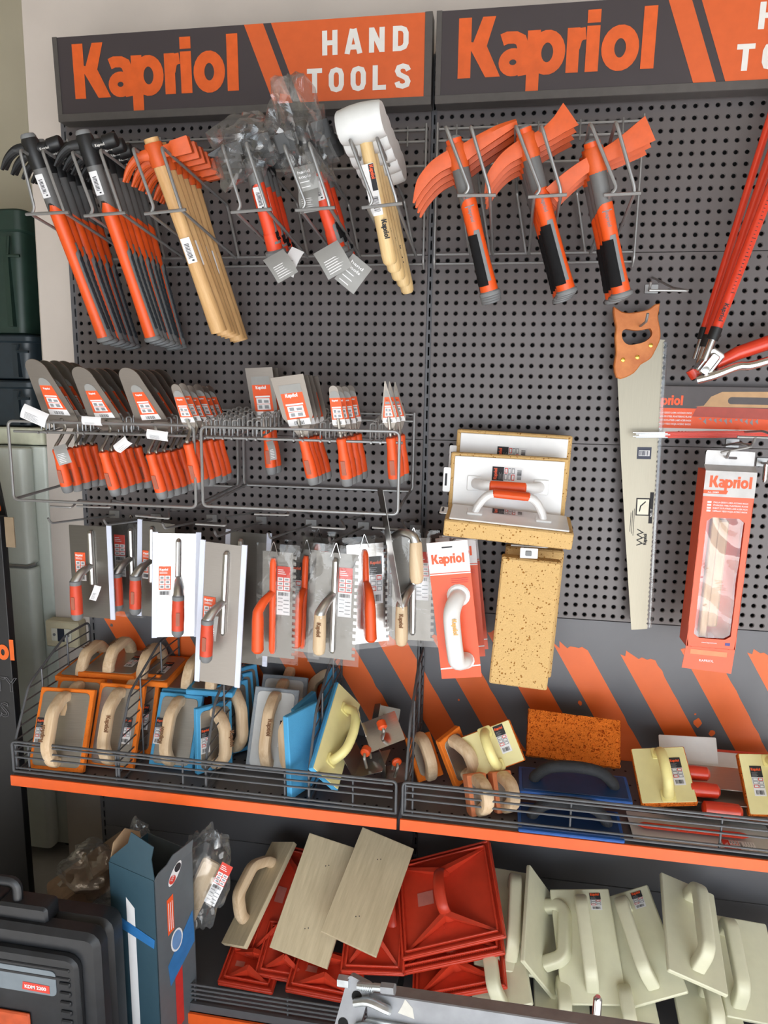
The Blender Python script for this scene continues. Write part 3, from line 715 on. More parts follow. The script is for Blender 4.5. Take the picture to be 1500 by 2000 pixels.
def pick(L, kind):
    o = thing('orange_pick', 'x', 'pick')
    mb = MB()
    mb.ellr([(.000, .0185, .0175), (-.006, .0205, .0195), (-.042, .0205, .0195), (-.048, .0185, .0175)], 14)
    def blade(pts, ws):
        pts = sm(pts, 5); n = len(pts)
        rs = []
        for i, p in enumerate(pts):
            t = i/(n-1)*(len(ws)-1); k = min(int(t), len(ws)-2); u = t-k; h = ws[k][0]*(1-u)+ws[k+1][0]*u; g = ws[k][1]*(1-u)+ws[k+1][1]*u
            tn = (pts[min(i+1, n-1)]-pts[max(0, i-1)]).normalized(); nn = V((-tn.y, tn.x, 0))
            rs.append([p+nn*h+V((0, 0, g)), p+nn*h*.3+V((0, 0, g*1.25)), p-nn*h+V((0, 0, g)), p-nn*h+V((0, 0, -g)), p+nn*h+V((0, 0, -g))])
        mb.rings(rs)
    if kind == 0:
        blade([(-.012, -.022, 0), (-.05, -.030, 0), (-.085, -.050, 0), (-.112, -.082, 0)], [(.016, .010), (.014, .011), (.011, .008), (.002, .003)])
        blade([(.012, -.022, 0), (.05, -.012, 0), (.092, -.004, 0), (.128, .0, 0)], [(.016, .010), (.014, .011), (.011, .016), (.006, .020)])
    elif kind == 1:
        blade([(-.012, -.022, 0), (-.05, -.030, 0), (-.085, -.050, 0), (-.108, -.078, 0)], [(.016, .010), (.013, .011), (.010, .008), (.002, .003)])
        blade([(.012, -.020, 0), (.04, -.016, 0), (.068, -.008, 0), (.095, .002, 0)], [(.014, .010), (.014, .010), (.018, .007), (.026, .003)])
    else:
        blade([(-.012, -.026, 0), (-.04, -.034, 0), (-.07, -.046, 0), (-.098, -.060, 0)], [(.013, .010), (.014, .008), (.016, .007), (.018, .003)])
        blade([(.012, -.022, 0), (.04, -.018, 0), (.07, -.012, 0), (.112, -.002, 0)], [(.013, .010), (.015, .008), (.019, .007), (.025, .003)])
    mb.build('head', FORGED, o)
    secs = [(.010, .0165, .016), (-.05, .0165, .016), (-.12, .0175, .017), (-.18, .0165, .016), (-L+.07, .0175, .017), (-L+.008, .020, .019)]
    mb = MB(); mb.ellr(secs, 14); mb.build('handle', HORANGE, o)
    rs = []
    for k, y in enumerate((-.046, -.08, -.108)):
        rs.append([(.0180*math.cos(2*PI*j/16), y-(.016*max(0, math.cos(2*PI*j/16-2.6)) if k == 2 else 0), -.0175*math.sin(2*PI*j/16)) for j in range(16)])
    mb = MB(); mb.rings(rs); mb.build('grey_collar', MATS['collar_grey'], o)
    mb = MB(); mb.ellr([(.016, .010, .010), (.012, .0150, .0145), (.002, .0155, .015)], 12); mb.build('crown_cap', GREYPL, o)
    mb = MB(); text(mb, T(-.004, -.125, .0178) @ RZ(-90), 'kapriol', .008, 0); mb.quad((-.010, -.122, .0173), (.010, -.122, .0173), (.010, -.124, .0173), (-.010, -.124, .0173)); mb.build('handle_print', GREYPL, o, smooth=0)
    mb = MB(); patch(mb, secs, [-.172, -.190]+[-.2-.01*i for i in range(int((L-.215)/.01))], lambda y: 118 if y < -.18 else 100, 62, .0008, 6); mb.build('grip_border', GREYPL, o)
    mb = MB(); patch(mb, secs, [-.180-.006*i for i in range(int((L-.195)/.006))], 268, 86, .0014, 12, 0, .0006); mb.build('ribbed_grip', BLACKRUB, o)
    mb = MB(); mb.ellr([(-L+.012, .020, .019), (-L+.009, .0235, .021), (-L+.002, .0235, .021), (-L, .019, .018)], 14); mb.build('butt_cap', GREYPL, o)
    return o
for k, (tp, bp, n, xd, wd) in enumerate((((888, 282, -.33), (958, 578, -.26), 4, (1, .05, .10), 'long-pointed blades, in the slot nearest the slotted post'),
                                   ((1025, 262, -.33), (1108, 575, -.26), 4, (1, .05, .13), 'pointed and flared blades, in the middle slot'),
                                   ((1158, 288, -.33), (1215, 580, -.26), 3, (1, .05, .10), 'wide flared blades, in the slot above the saw'))):
    tp, bp = at(*tp), at(*bp); p = pick((tp-bp).length, k)
    run(p, 0, tp, bp, n, .042, xd, 'orange-headed pick with ' + wd + ', %s of its row', 'picks in the short wire rack', 1)

# ------------------------------------------------------------------ crumpled bags over the hammer heads, and their grey tags
def crumpled(name, label, c, rad, seed, m, amp=.35, M=None, nu=40, nv=26, cat='bag', squash=None):
    """thin crumpled film around centre c"""
    mb = MB(); rs = []; of = V((seed*3.1, seed*1.7, seed*.9))
    for i in range(nv+1):
        th = PI*(.02+.96*i/nv); r_ = []
        for j in range(nu):
            ph = 2*PI*j/nu; d = V((math.sin(th)*math.cos(ph), math.sin(th)*math.sin(ph), math.cos(th)))
            a = mnoise.noise(d*1.6+of)*.55 + abs(mnoise.noise(d*3.3+of))*.55 + abs(mnoise.noise(d*6+of))*.12
            k = 1+amp*(a-.25); p = V((d.x*rad[0]*k, d.y*rad[1]*k, d.z*rad[2]*k))
            if squash: p = squash(p)
            r_.append(p)
        rs.append(r_)
    mb.rings(rs[::-1], caps=(False, False))
    o = mb.build(name, m, None, (T(*c) if M is None else M), smooth=28); tag(o, label, cat); return o
M = hang(at(483, 290, -.30), at(520, 380, -.24), (1, .2, 0))[0]
crumpled('clear_bag', 'crumpled clear bag over hammer heads beside the wooden handles', None, (.085, .065, .085), 3, FILM, .8, M, 32, 20)
M = hang(at(592, 268, -.30), at(625, 380, -.24), (1, .2, 0))[0]
crumpled('clear_bag', 'crumpled clear bag over hammer heads, its tall corner rising over the sign', None, (.066, .09, .075), 5, FILM, .8, M, 32, 20, squash=lambda p: p+V((-.018*max(0, p.y)/.09, .045*max(0, p.y/.09)**2, 0)) if p.y > 0 else p)
def tagcard(px, py, Y, w_, h_, rz, rx, ry, label, m, lines=1, txt=None, bendz=.006):
    """small printed hang tag, slightly curled"""
    M = T(*at(px, py, Y)) @ RX(90) @ RZ(rz) @ RX(rx) @ RY(ry); mb = MB(); n = 6; t = .0006
    def zc(y): return bendz*math.sin(PI*(y/h_+.5))
    for s_, off in ((1, t), (-1, 0)):
        rs = [[(-w_/2, -h_/2+h_*i/n, zc(-h_/2+h_*i/n)+off), (w_/2, -h_/2+h_*i/n, zc(-h_/2+h_*i/n)+off)] for i in range(n+1)]
        mb.rings(rs if s_ < 0 else [r[::-1] for r in rs], 0, closed=False)
    rnd = random.Random(int(px)); y = -h_*.42
    for i in range(lines*3):
        y = -h_*.4+h_*.5*i/(lines*3); mb.quad((-w_*.35, y, zc(y)+t+.0006), (w_*rnd.uniform(0, .35), y, zc(y)+t+.0006), (w_*.1, y+h_*.03, zc(y)+t+.0006), (-w_*.35, y+h_*.03, zc(y)+t+.0006), 1)
    if txt: 
        for k, s_ in enumerate(txt): text(mb, T(-w_*.36, h_*.24-k*h_*.16, zc(h_*.2)+t+.001), s_, h_*.10, 2, bold=.02, width=w_*.6)
    o = mb.build('hang_tag', [m, INKGREY if m is PAPER else PAPER, PAPER], None, M, smooth=40); tag(o, label, 'tag', 'hang tags'); return o
tagcard(548, 520, -.27, .055, .062, 35, 0, 25, 'reddish grey hang tag under the bagged hammers beside the wooden handles', GREYCARD, 2)
tagcard(572, 512, -.24, .038, .062, -25, 0, -20, 'white-printed hang tag tied behind the bagged hammer butts', PAPER, 2)
tagcard(600, 352, -.315, .046, .060, 12, 10, 5, 'grey hang tag with white words, below the taller crumpled bag', GREYCARD, 1, ('hand', 'tools'))
tagcard(604, 392, -.318, .044, .052, 8, -12, 0, 'grey hang tag folded over beneath another tag on the red handle', GREYCARD, 2)
tagcard(650, 508, -.29, .062, .066, 32, 0, 15, 'grey hang tag hanging crosswise under the red handles by the mallets', GREYCARD, 2)
tagcard(690, 535, -.25, .055, .070, -38, 0, 10, 'lowest grey hang tag with white words, beside the mallet butts', GREYCARD, 1, ('hand', 'tools'))
# ================================================================== hand trowels standing handle-down in two wire cages
def cage(label, xl, xr, zt, zb, yf=-.30, slots=()):
    r = thing('wire_trowel_cage', label, 'rack', T((xl+xr)/2, 0, zb), 'wire trowel cages'); c = V(((xl+xr)/2, 0, zb))
    def tb(name, pts, rad=.0037, b=.014):
        mb = MB(); mb.tube([V(p)-c for p in bend(pts, b)], rad, 8); mb.build(name, WIRE, r)
    x0, x1 = xl, xr
    mb = MB(); mb.tube([p-c for p in bend([V((x0+.05, yf, zt)), V((x0, yf, zt)), V((x0, yf, zb)), V((x1, yf, zb)), V((x1, yf, zt)), V((x0+.05, yf, zt))], .014)], .0037, 8); mb.build('front_frame', WIRE, r)
    tb('top_rail', [(x0+.006, yf+.012, zt-.026), (x1+.006, yf+.012, zt-.026)], .0034)
    tb('back_frame', [(x0, -.018, zt+.035), (x0, -.018, zb+.015), (x1, -.018, zb+.015), (x1, -.018, zt+.035)])
    tb('back_rail', [(x0, -.016, zt+.012), (x1, -.016, zt+.012)]); tb('back_rail', [(x0, -.016, zt+.030), (x1, -.016, zt+.030)], .003)
    for x in (x0+.006, x1-.006): tb('bottom_rail', [(x, -.018, zb+.016), (x, yf, zb+.003)])
    for x in slots:
        for s_ in (-.011, .011):
            tb('slot_rail', [(x+s_, yf+.005, zt-.028), (x+s_, -.018, zt+.008)], .0026)
            for i in range(7):
                y = yf+.03+.034*i; z = zt-.026+(.036*(y-yf)/.28)
                mb = MB(); w_ = .0065; mb.tube([V(p)-c for p in bend([(x+s_-w_, y, z), (x+s_-w_, y, z+.038), (x+s_+w_, y, z+.038), (x+s_+w_, y, z)], .007)], .0021, 6); mb.build('wire_loop', WIRE, r)
    return r
cage('wire trowel cage overhanging the open end, with round-nosed trowels', -1.018, -.526, 1.584, 1.385, -.30, (-.93, -.83, -.72, -.615))
cage('wire trowel cage beside the slotted post, with scrapers and spatulas', -.508, -.029, 1.582, 1.390, -.30, (-.49, -.445, -.385, -.27, -.205, -.085))

def trowel_label(mb, w0, w1, h, M, rounded, amber=False, m0=0):
    """printed paper on a blade: grey head, orange block, white fields, barcode foot. material slots m0..: grey, orange, white, ink"""
    def wid(t): return (w0+(w1-w0)*t)/2
    def row(t0, t1, m, z, k=1.0, kx0=-1, kx1=1):
        a, b = wid(t0), wid(t1); mb.quad((a*kx0*k, h*t0, z), (a*kx1*k, h*t0, z), (b*kx1*k, h*t1, z), (b*kx0*k, h*t1, z), m, M)
    top = [(wid(.8)*math.cos(math.radians(a)), h*.8+(h*.2)*math.sin(math.radians(a)), .0002) for a in range(0, 181, 20)] if rounded else [(wid(.8), h*.8, .0002), (wid(1), h, .0002), (-wid(1), h, .0002), (-wid(.8), h*.8, .0002)]
    mb.add(top, [tuple(range(len(top)))], m0, M)
    row(.0, .16, m0+2, .0002); row(.16, .8, m0+1, .0002)
    row(.2, .48, m0+2, .0005, .72); row(.335, .345, m0+1, .0007, .72)
    for t0, t1, a, b in ((.37, .45, -.6, -.15), (.37, .43, .1, .65), (.23, .31, -.6, -.2), (.23, .31, .1, .6)):
        row(t0, t1, m0+4, .0008, 1, a*.9, b*.9)
    row(.50, .54, m0+2, .0005, .8); row(.58, .66, m0+4 if amber else m0+1, .0005, .7)
    barcode(mb, M, -wid(0)*.45, h*.02, wid(0)*.45, h*.11, m0+3, 7, 12)
    if h > .05: logo(mb, M @ T(-wid(.8)*.62, h*.70, 0), wid(.8)*.34, m0+3 if amber else m0+2, .0007)
LABM = [GREYCARD, LORANGE, PAPER, INK, INKGREY]
def hand_trowel(kind, Lb, wb, wt=None):
    o = thing('hand_trowel' if kind in ('round', 'small') else ('scraper' if kind == 'rect' else 'spatula'), 'x', 'trowel' if kind in ('round', 'small') else 'scraper')
    n = 12; w2 = wb/2
    if kind in ('round', 'small'):
        rt = (wt or wb*.62)/2; ly = Lb-rt*1.1
        out = [(-w2*.55, -.006), (-w2, .012), (-w2*.98, Lb*.25)]+[(-rt*math.cos(math.radians(a)), ly+rt*1.1*math.sin(math.radians(a))) for a in range(0, 181, 15)]+[(w2*.98, Lb*.25), (w2, .012), (w2*.55, -.006)]
    elif kind == 'rect': out = [(-w2*.25, -.022), (-w2*.95, .03), (-w2, Lb), (w2, Lb), (w2*.95, .03), (w2*.25, -.022)]
    elif kind == 'point': out = [(-w2*.3, -.01), (-w2, .02), (-w2*.9, Lb*.3), (-.001, Lb), (.001, Lb), (w2*.9, Lb*.3), (w2, .02), (w2*.3, -.01)]
    else:
        rt = w2*.62; ly = Lb-rt; out = [(-w2*.3, -.014), (-w2, .012)]+[(-rt*math.cos(math.radians(a)), ly+rt*math.sin(math.radians(a))) for a in range(0, 181, 20)]+[(w2, .012), (w2*.3, -.014)]
    mb = MB(); mb.prism(out, -.0008, .0008); mb.build('blade', STEEL_D, o, smooth=25)
    g = {'round': .062, 'small': .034}.get(kind, .004); tilt = {'round': -17, 'small': -12}.get(kind, -5)
    mb = MB(); mb.tube(sm([(0, .025, .001), (0, -.002, .003), (0, -.012, g*.6), (0, -.016, g), (0, -.028, g-.001)], 4), .0042, 8); mb.build('tang', STEEL, o)
    H = T(0, -.024, g) @ RX(tilt); hs = 0
    secs = [(hs, .0105, .0105), (hs-.004, .0125, .0125), (hs-.014, .0115, .0115), (hs-.032, .0118, .0115), (hs-.06, .0145, .014), (hs-.085, .0152, .0145), (hs-.1, .0150, .0145)]
    mb = MB(); mb.ellr(secs, 14, 0, H); mb.build('handle', TORANGE, o)
    mb = MB(); mb.ellr([(hs-.092, .0120, .012), (hs-.099, .0153, .0148), (hs-.114, .0140, .0135), (hs-.118, .0120, .0115)], 14, 0, H); mb.build('grey_end', GREYPL, o)
    mb = MB(); mb.rbox(-.0055, hs-.088, .0055, hs-.052, .0135, .0148, .001, .0003, 0, H); mb.build('grip_print', mat('grip_print', (166, 96, 76), .6) if 'grip_print' not in MATS else MATS['grip_print'], o)
    mb = MB()
    if kind == 'round': trowel_label(mb, wb*.62, wb*.28, Lb*.56, T(wb*.02, Lb*.18, .001), True)
    elif kind == 'small': trowel_label(mb, wb*.98, wb*.6, Lb*.74, T(0, Lb*.12, .001), True)
    elif kind == 'rect': trowel_label(mb, wb*.70, wb*.66, Lb*.78, T(0, Lb*.06, .001), False)
    elif kind == 'point': trowel_label(mb, wb*.9, wb*.12, Lb*.70, T(0, Lb*.10, .001), False, True)
    else: trowel_label(mb, wb*.92, wb*.7, Lb*.80, T(0, Lb*.08, .001), True)
    mb.build('paper_label', LABM, o, smooth=0)
    return o
def trun(proto, top, heel, n, step, lab, group, spread=(0, 0), sb=None, used=[]):
    rnd = random.Random(n*7+len(lab))
    for i in range(n):
        j = V((rnd.uniform(-.003, .003)+spread[0]*i, 0, rnd.uniform(-.003, .003)+spread[1]*i)) if i else V((0, 0, 0))
        t = top+V((0, step*i, 0))+j; h = heel+V((0, (sb or step)*i, 0))+j
        y = (t-h).normalized(); x = V((1, -.05, .0)); x = (x-y*x.dot(y)).normalized()
        M = mat4(h, x, y, x.cross(y)); txt = lab % nth(i, n)
        if i == 0 and proto not in used: proto.matrix_world = M; proto['label'] = txt; proto['group'] = group; used.append(proto)
        else: copy_tree(proto, None, M, txt, group)
GT = 'trowels in the overhanging wire cage'; GS = 'scrapers in the wire cage beside the post'
def setrun(kind, top, heel, wb, n, step, lab, g, wt=None, spread=(0, 0)):
    t, h = at(*top), at(*heel); p = hand_trowel(kind, (t-h).length, wb, wt); trun(p, t, h, n, step, lab, g, spread); return p
setrun('round', (62, 701, -.375), (128, 832, -.262), .092, 5, .040, 'round-nosed trowel with orange handle, %s of the row hanging over the fridge', GT)
setrun('round', (152, 716, -.375), (216, 836, -.272), .088, 5, .040, 'round-nosed trowel with orange handle, %s of the middle row', GT)
setrun('round', (244, 718, -.375), (306, 840, -.275), .086, 5, .038, 'round-nosed trowel with orange handle, %s of the row nearest the narrow trowels', GT)
setrun('small', (341, 750, -.36), (372, 834, -.30), .036, 6, .038, 'narrow round-nosed trowel with orange label, %s of six', GT, .024)
setrun('rect', (505, 718, -.15), (520, 822, -.12), .074, 2, .05, 'wide square scraper, %s of the pair standing far left in the cage', GS)
setrun('rect', (560, 734, -.33), (588, 836, -.285), .080, 4, .042, 'wide square scraper with orange label, %s of the row in the cage middle', GS)
setrun('spatula', (650, 753, -.33), (664, 836, -.295), .034, 4, .045, 'narrow round-ended spatula, %s of four', GS, None, (.004, 0))
setrun('point', (752, 744, -.33), (762, 834, -.295), .036, 3, .055, 'pointed spatula with amber label, %s of three', GS, None, (.004, 0))
tagcard(68, 812, -.335, .062, .036, -24, 0, 10, 'white hang tag above the wire at the cage corner over the fridge', PAPER, 2)
tagcard(122, 888, -.318, .030, .048, 18, 0, 25, 'grey diamond hang tag among the orange handles over the fridge', GREYCARD, 2)
tagcard(180, 822, -.335, .046, .022, -6, 20, 10, 'curled white hang tag on the wire below the middle trowels', PAPER, 1)
tagcard(240, 868, -.325, .048, .024, 38, 20, -15, 'curled white hang tag across the orange handles in the cage middle', PAPER, 1)
tagcard(308, 850, -.325, .050, .024, -10, 15, 10, 'white hang tag on the wire beside the narrow trowels', PAPER, 2)
tagcard(530, 880, -.20, .018, .048, 12, 0, 40, 'thin hang tag between the handles of the square scrapers', GREYCARD, 2)
# ================================================================== tools hung on single hooks
HWOOD = mat_wood('turned_grip_wood', (206, 178, 142), (228, 206, 174), 7)
SAWWOOD = mat_wood('saw_handle_wood', (176, 96, 44), (210, 132, 72), 5, (3, 3, 14))
WGUARD = mat('white_edge_guard', (216, 222, 240), .4, var=.02)
ALU = mat_steel('satin_aluminium', (200, 200, 198), .32, (4, 4, 4))
MIRROR = mat_steel('polished_plate', (236, 236, 236), .16, (3, 60, 3))
PLATE = mat_steel('plate_steel', (124, 121, 116), .38, (3, 120, 3))
WHITEPL = mat('white_plastic', (240, 240, 240), .32, var=.02)
SPONGE_T = mat_sponge('tan_sponge', (212, 176, 120), (158, 108, 50), 150, .22, .7)
TEXTW = PAPER
def hook(wall, front, label, bar=None, up=.05):
    """steel peg hook; bar is the label carrier on its upper arm"""
    a = at(*wall, -.002); b = at(*front, -.235)
    o = thing('peg_hook', label, 'hook', T(*a), 'peg hooks on the perforated panels')
    mb = MB(); mb.tube([p-a for p in bend([a, b, b+V((0, -.012, .016))], .008)], .0030, 8); mb.build('hook_wire', WIRE, o)
    mb = MB(); mb.rbox(-.016, -.008, .016, .014, -.001, .002, .002, .0005, 0, RX(90)); mb.build('back_plate', WIRE, o)
    if bar:
        c, d = at(*bar[0], -.245), at(*bar[1], -.245); m_ = (c+d)/2
        mb = MB(); mb.tube([p-a for p in bend([a+V((0, -.002, .03)), m_+V((.02, .05, .012)), d, c], .008)], .0027, 8); mb.build('label_arm', WIRE, o)
    return o
hook((224, 1006), (100, 1022), 'peg hook reaching past the wall edge above the socket box', ((98, 989), (140, 991)))
hook((305, 1013), (208, 1025), 'peg hook carrying the first steel plastering trowel', ((150, 989), (216, 991)))
hook((414, 1014), (322, 1032), 'peg hook carrying the bright plastering trowel', ((265, 1007), (331, 1013)))
hook((511, 1018), (423, 1048), 'peg hook carrying the nearest plastering trowel', ((382, 1023), (441, 1027)))
hook((608, 1024), (528, 1052), 'peg hook carrying the orange-handled notched trowels', ((497, 1004), (565, 1006)))
hook((710, 1029), (645, 1060), 'peg hook carrying the wooden-handled notched trowels', ((609, 1029), (675, 1033)))
hook((812, 1035), (764, 1054), 'peg hook carrying the notched trowels nearest the slotted post', ((727, 1030), (795, 1035)))

def card_label(mb, w_, h_, M, style, m0=0):
    """product card; slots m0: white, orange, red, ink, grey"""
    z = .0003
    def q(x0, y0, x1, y1, m, k=1): mb.quad((w_*x0, h_*y0, z*k), (w_*x1, h_*y0, z*k), (w_*x1, h_*y1, z*k), (w_*x0, h_*y1, z*k), m0+m, M)
    q(0, 0, 1, 1, 0)
    if style == 'card':
        q(0, .80, 1, 1, 2, 2); q(0, .5, 1, .80, 2, 2)
        for i in range(2):
            for j in range(3): q(.06+.48*i, .52+.09*j, .48+.48*i, .595+.09*j, 0, 3); q(.14+.48*i, .54+.09*j, .40+.48*i, .575+.09*j, 4, 4)
        for i in range(3): q(.08, .84+.04*i, .08+.6-.1*i, .855+.04*i, 0, 3)
        barcode(mb, M, w_*.12, h_*.40, w_*.88, h_*.47, m0+3, 5, 16, z=z*3)
        for i in range(8): q(.1 if i % 2 else .52, .06+.04*i, .46 if i % 2 else .92, .075+.04*i, 4, 3)
    elif style == 'dark':
        q(0, .62, 1, 1, 3, 2); logo(mb, M @ T(w_*.08, h_*.84, 0), w_*.24, m0+1, .0009)
        for i in range(4): q(.08, .64+.04*i, .5+.1*(i % 2), .652+.04*i, 4, 3)
        for i in range(2):
            for j in range(3): q(.06+.48*i, .27+.115*j, .50+.44*i, .37+.115*j, (2 if (i+j) % 3 == 0 else 4), 3); q(.12+.48*i, .29+.115*j, .44+.44*i, .35+.115*j, 0, 4)
        barcode(mb, M, w_*.15, h_*.05, w_*.85, h_*.19, m0+3, 6, 16, z=z*3)
    else:                                                      # orange
        q(0, .22, 1, 1, 1, 2); logo(mb, M @ T(w_*.08, h_*.86, 0), w_*.20, m0+0, .0009)
        for i in range(2):
            for j in range(3): q(.08+.46*i, .26+.15*j, .48+.44*i, .39+.15*j, 0, 3); q(.16+.46*i, .29+.15*j, .40+.44*i, .36+.15*j, 4, 4)
        for i in range(2): q(.08, .76+.04*i, .7, .775+.04*i, 0, 3)
        barcode(mb, M, w_*.12, h_*.05, w_*.88, h_*.17, m0+3, 5, 14, z=z*3)
CARDM = [PAPER, LORANGE, LRED, INK, INKGREY]
def plaster_trowel(name, label, top, bot, wpx, kind, Y, Yb=None, tilt=0, guard='both', bag=False, notch=False, lab='orange', plate=None, group=None, gx=0, glen=1.0, yaw=0, labside=-1, gstart=.38, mirror=1):
    t, b = at(*top, Y), at(*bot, Yb if Yb is not None else Y); h = (t-b).length
    w_ = (at(top[0]+wpx, top[1], Y)-t).length
    y = (t-b).normalized(); x = V((math.cos(math.radians(yaw)), -math.sin(math.radians(yaw)), 0)); x = (x-y*x.dot(y)).normalized()
    o = thing(name, label, 'trowel', mat4(t, x, y, x.cross(y)), group)
    # blade
    if notch:
        n = int(h/.016); out = [(-w_/2, 0), (-w_/2, -h)]
        p = [(w_/2, -h)]
        for i in range(n):
            a = -h+h*i/n; p += [(w_/2, a+h/n*.5), (w_/2-.008, a+h/n*.5), (w_/2-.008, a+h/n), (w_/2, a+h/n)]
        out += p
        mb = MB(); mb.prism(out, -.0006, .0006)
    else: mb = MB(); mb.rbox(-w_/2, -h, w_/2, 0, -.0006, .0006, .003, 0)
    mb.build('blade', plate or PLATE, o, smooth=25)
    s0 = .10*h; s1 = .92*h                                         # mounting spine
    S = Matrix.Diagonal((mirror, 1, 1, 1))
    if kind == 'plastic':
        mb = MB(); mb.tube([(gx, -s0*.6, .004), (gx, -s0, .006), (gx, -s1, .006), (gx, -s1-.01, .004)], [(.006, .005), (.0085, .008), (.0085, .008), (.006, .005)], 10, ref=(1, 0, 0)); mb.build('spine', TORANGE, o)
    else:
        mb = MB(); mb.tube([(gx, -s0*.5, .003), (gx, -s0*.5-.006, .005), (gx, -(s1 if kind == 'wood' else .62*h), .005), (gx, -(s1 if kind == 'wood' else .62*h)-.006, .003)], [(.005, .004), (.0082, .008), (.0082, .008), (.005, .004)], 10, ref=(1, 0, 0)); mb.build('spine', ALU, o)
    y0 = -gstart*h; gl = .105*glen; zo = .052
    sx = -.022*mirror
    pts = sm([(gx, y0, .006), (gx+sx*.2, y0-.004, .022), (gx+sx*.6, y0-.016, .040), (gx+sx, y0-.036, zo)], 5)
    k = len(pts)
    if kind == 'plastic':
        mb = MB(); q = pts+[V((gx+sx, y0-.06, zo)), V((gx+sx, y0-.09, zo)), V((gx+sx, y0-.036-gl+.006, zo)), V((gx+sx, y0-.036-gl, zo))]
        mb.tube(q, [.008+.005*i/k for i in range(k)]+[.0145, .0145, .0150, .010], 12); mb.build('handle', TORANGE, o)
    else:
        mb = MB(); mb.tube(pts+[V((gx+sx, y0-.045, zo))], [.0080+.0065*(i/k)**1.3 for i in range(k+1)], 12); mb.build('neck', ALU, o)
        G = T(gx+sx, y0-.036, zo)
        if kind == 'wood':
            mb = MB(); mb.ellr([(0, .0125, .0125), (-.003, .0145, .0145), (-gl*.5, .0160, .0155), (-gl*.85, .0160, .0155), (-gl*.96, .013, .012), (-gl, .007, .006)], 14, 0, G); mb.build('grip', HWOOD, o)
            mb = MB(); logo(mb, G @ T(-.004, -gl*.18, .0158) @ RZ(-90), .0105, 0, .0006); mb.build('burnt_lettering', mat('burnt_wood', (120, 84, 56), .8) if 'burnt_wood' not in MATS else MATS['burnt_wood'], o, smooth=0)
        else:
            mb = MB(); mb.ellr([(-.008, .0150, .0150), (-gl*.5, .0165, .016), (-gl+.012, .0160, .0155)], 14, 0, G); mb.build('grip', TRED, o)
            mb = MB(); mb.ellr([(.004, .0130, .0130), (.001, .0155, .0155), (-.009, .0156, .0156)], 14, 0, G); mb.build('collar', GREYPL, o)
            mb = MB(); mb.ellr([(-gl+.014, .0162, .0157), (-gl+.003, .0155, .015), (-gl-.004, .010, .010)], 14, 0, G); mb.build('grey_end', GREYPL, o)
            mb = MB(); mb.rbox(-.005, -gl*.72, .005, -gl*.38, .0155, .0172, .002, .0004, 0, G); mb.build('grip_print', MATS['grip_print'], o)
    if guard:
        for s_ in ((-1, 1) if guard == 'both' else ((1,) if guard == 'right' else (-1,))):
            mb = MB(); mb.rbox(min(s_*(w_/2-.012), s_*(w_/2+.002)), -h-.002, max(s_*(w_/2-.012), s_*(w_/2+.002)), .004, -.0025, .0025, .001, .0006); mb.build('edge_guard', WGUARD, o)
    if lab:
        lw, lh = (.032, .082) if lab == 'orange' else (.034, .125)
        lx = -w_/2+.014 if labside < 0 else w_/2-.014-lw
        mb = MB(); card_label(mb, lw, lh, T(lx, (-.60*h if lab == 'orange' else -.13*h-lh), .0012), lab); mb.build('product_label', CARDM, o, smooth=0)
    if bag:
        mb = MB(); rr = random.Random(len(label)); nx, ny = 10, 16
        rs = [[(-w_/2-.012+(w_+.024)*i/nx, .022-(h+.034)*j/ny, .010+.004*mnoise.noise(V((i*.6, j*.5, len(label))))) for i in range(nx+1)] for j in range(ny+1)]
        mb.rings(rs, closed=False); mb.build('clear_sleeve', FILM2, o)
        mb = MB(); mb.tube(bend([(gx-.012, -.01, .004), (gx, .028, .003), (gx+.012, -.01, .004)], .006), .0012, 6); mb.build('hanging_loop', CHROME, o)
    return o
TRED = mat('soft_grip_red', (212, 72, 42), .5, var=.05)
GP = 'plastering trowels on peg hooks'
PT = plaster_trowel
PT('plastering_trowel', 'steel plastering trowel with red soft grip, hanging over the socket box', (175, 1027), (184, 1206), 82, 'soft', -.14, guard='right', group=GP, gx=.004, gstart=.42)
PT('plastering_trowel', 'sleeved trowel with a red and white card, half hidden beside the socket-box trowel', (244, 1022), (250, 1195), 62, 'soft', -.05, guard=None, bag=True, lab='card', group=GP, gx=.02)
PT('plastering_trowel', 'steel plastering trowel whose red grip hangs left of its white-edged blade', (306, 1020), (304, 1205), 72, 'soft', -.10, guard='left', group=GP, gx=-.012, gstart=.40)
PT('plastering_trowel', 'bright polished plastering trowel with white edge guards and red grip', (346, 1042), (343, 1243), 84, 'soft', -.20, plate=MIRROR, group=GP, gx=.004, mirror=-.1, gstart=.42, yaw=-24)
PT('plastering_trowel', 'dark steel plastering trowel behind the nearest one, white strip on its right', (486, 1040), (478, 1295), 88, 'soft', -.13, group=GP, lab=None, gx=-.02)
PT('plastering_trowel', 'nearest plastering trowel with long white edge guards and orange-grey grip', (437, 1062), (424, 1335), 90, 'soft', -.27, group=GP, gx=.010, gstart=.40, plate=STEEL_D)
PT('notched_trowel', 'notched trowel in a clear sleeve with all-orange handle, nearest of its hook', (546, 1078), (543, 1284), 66, 'plastic', -.27, guard=None, bag=True, notch=True, lab='card', group=GP, gx=-.014, labside=1)
PT('notched_trowel', 'notched trowel in a clear sleeve with orange handle, between two others on its hook', (592, 1072), (583, 1272), 70, 'plastic', -.19, guard=None, bag=True, notch=True, lab='dark', group=GP, labside=-1, gx=.010, mirror=.2)
PT('notched_trowel', 'rearmost sleeved notched trowel on the orange-handle hook', (622, 1050), (614, 1240), 62, 'plastic', -.08, guard=None, bag=True, notch=True, lab='card', group=GP, labside=1)
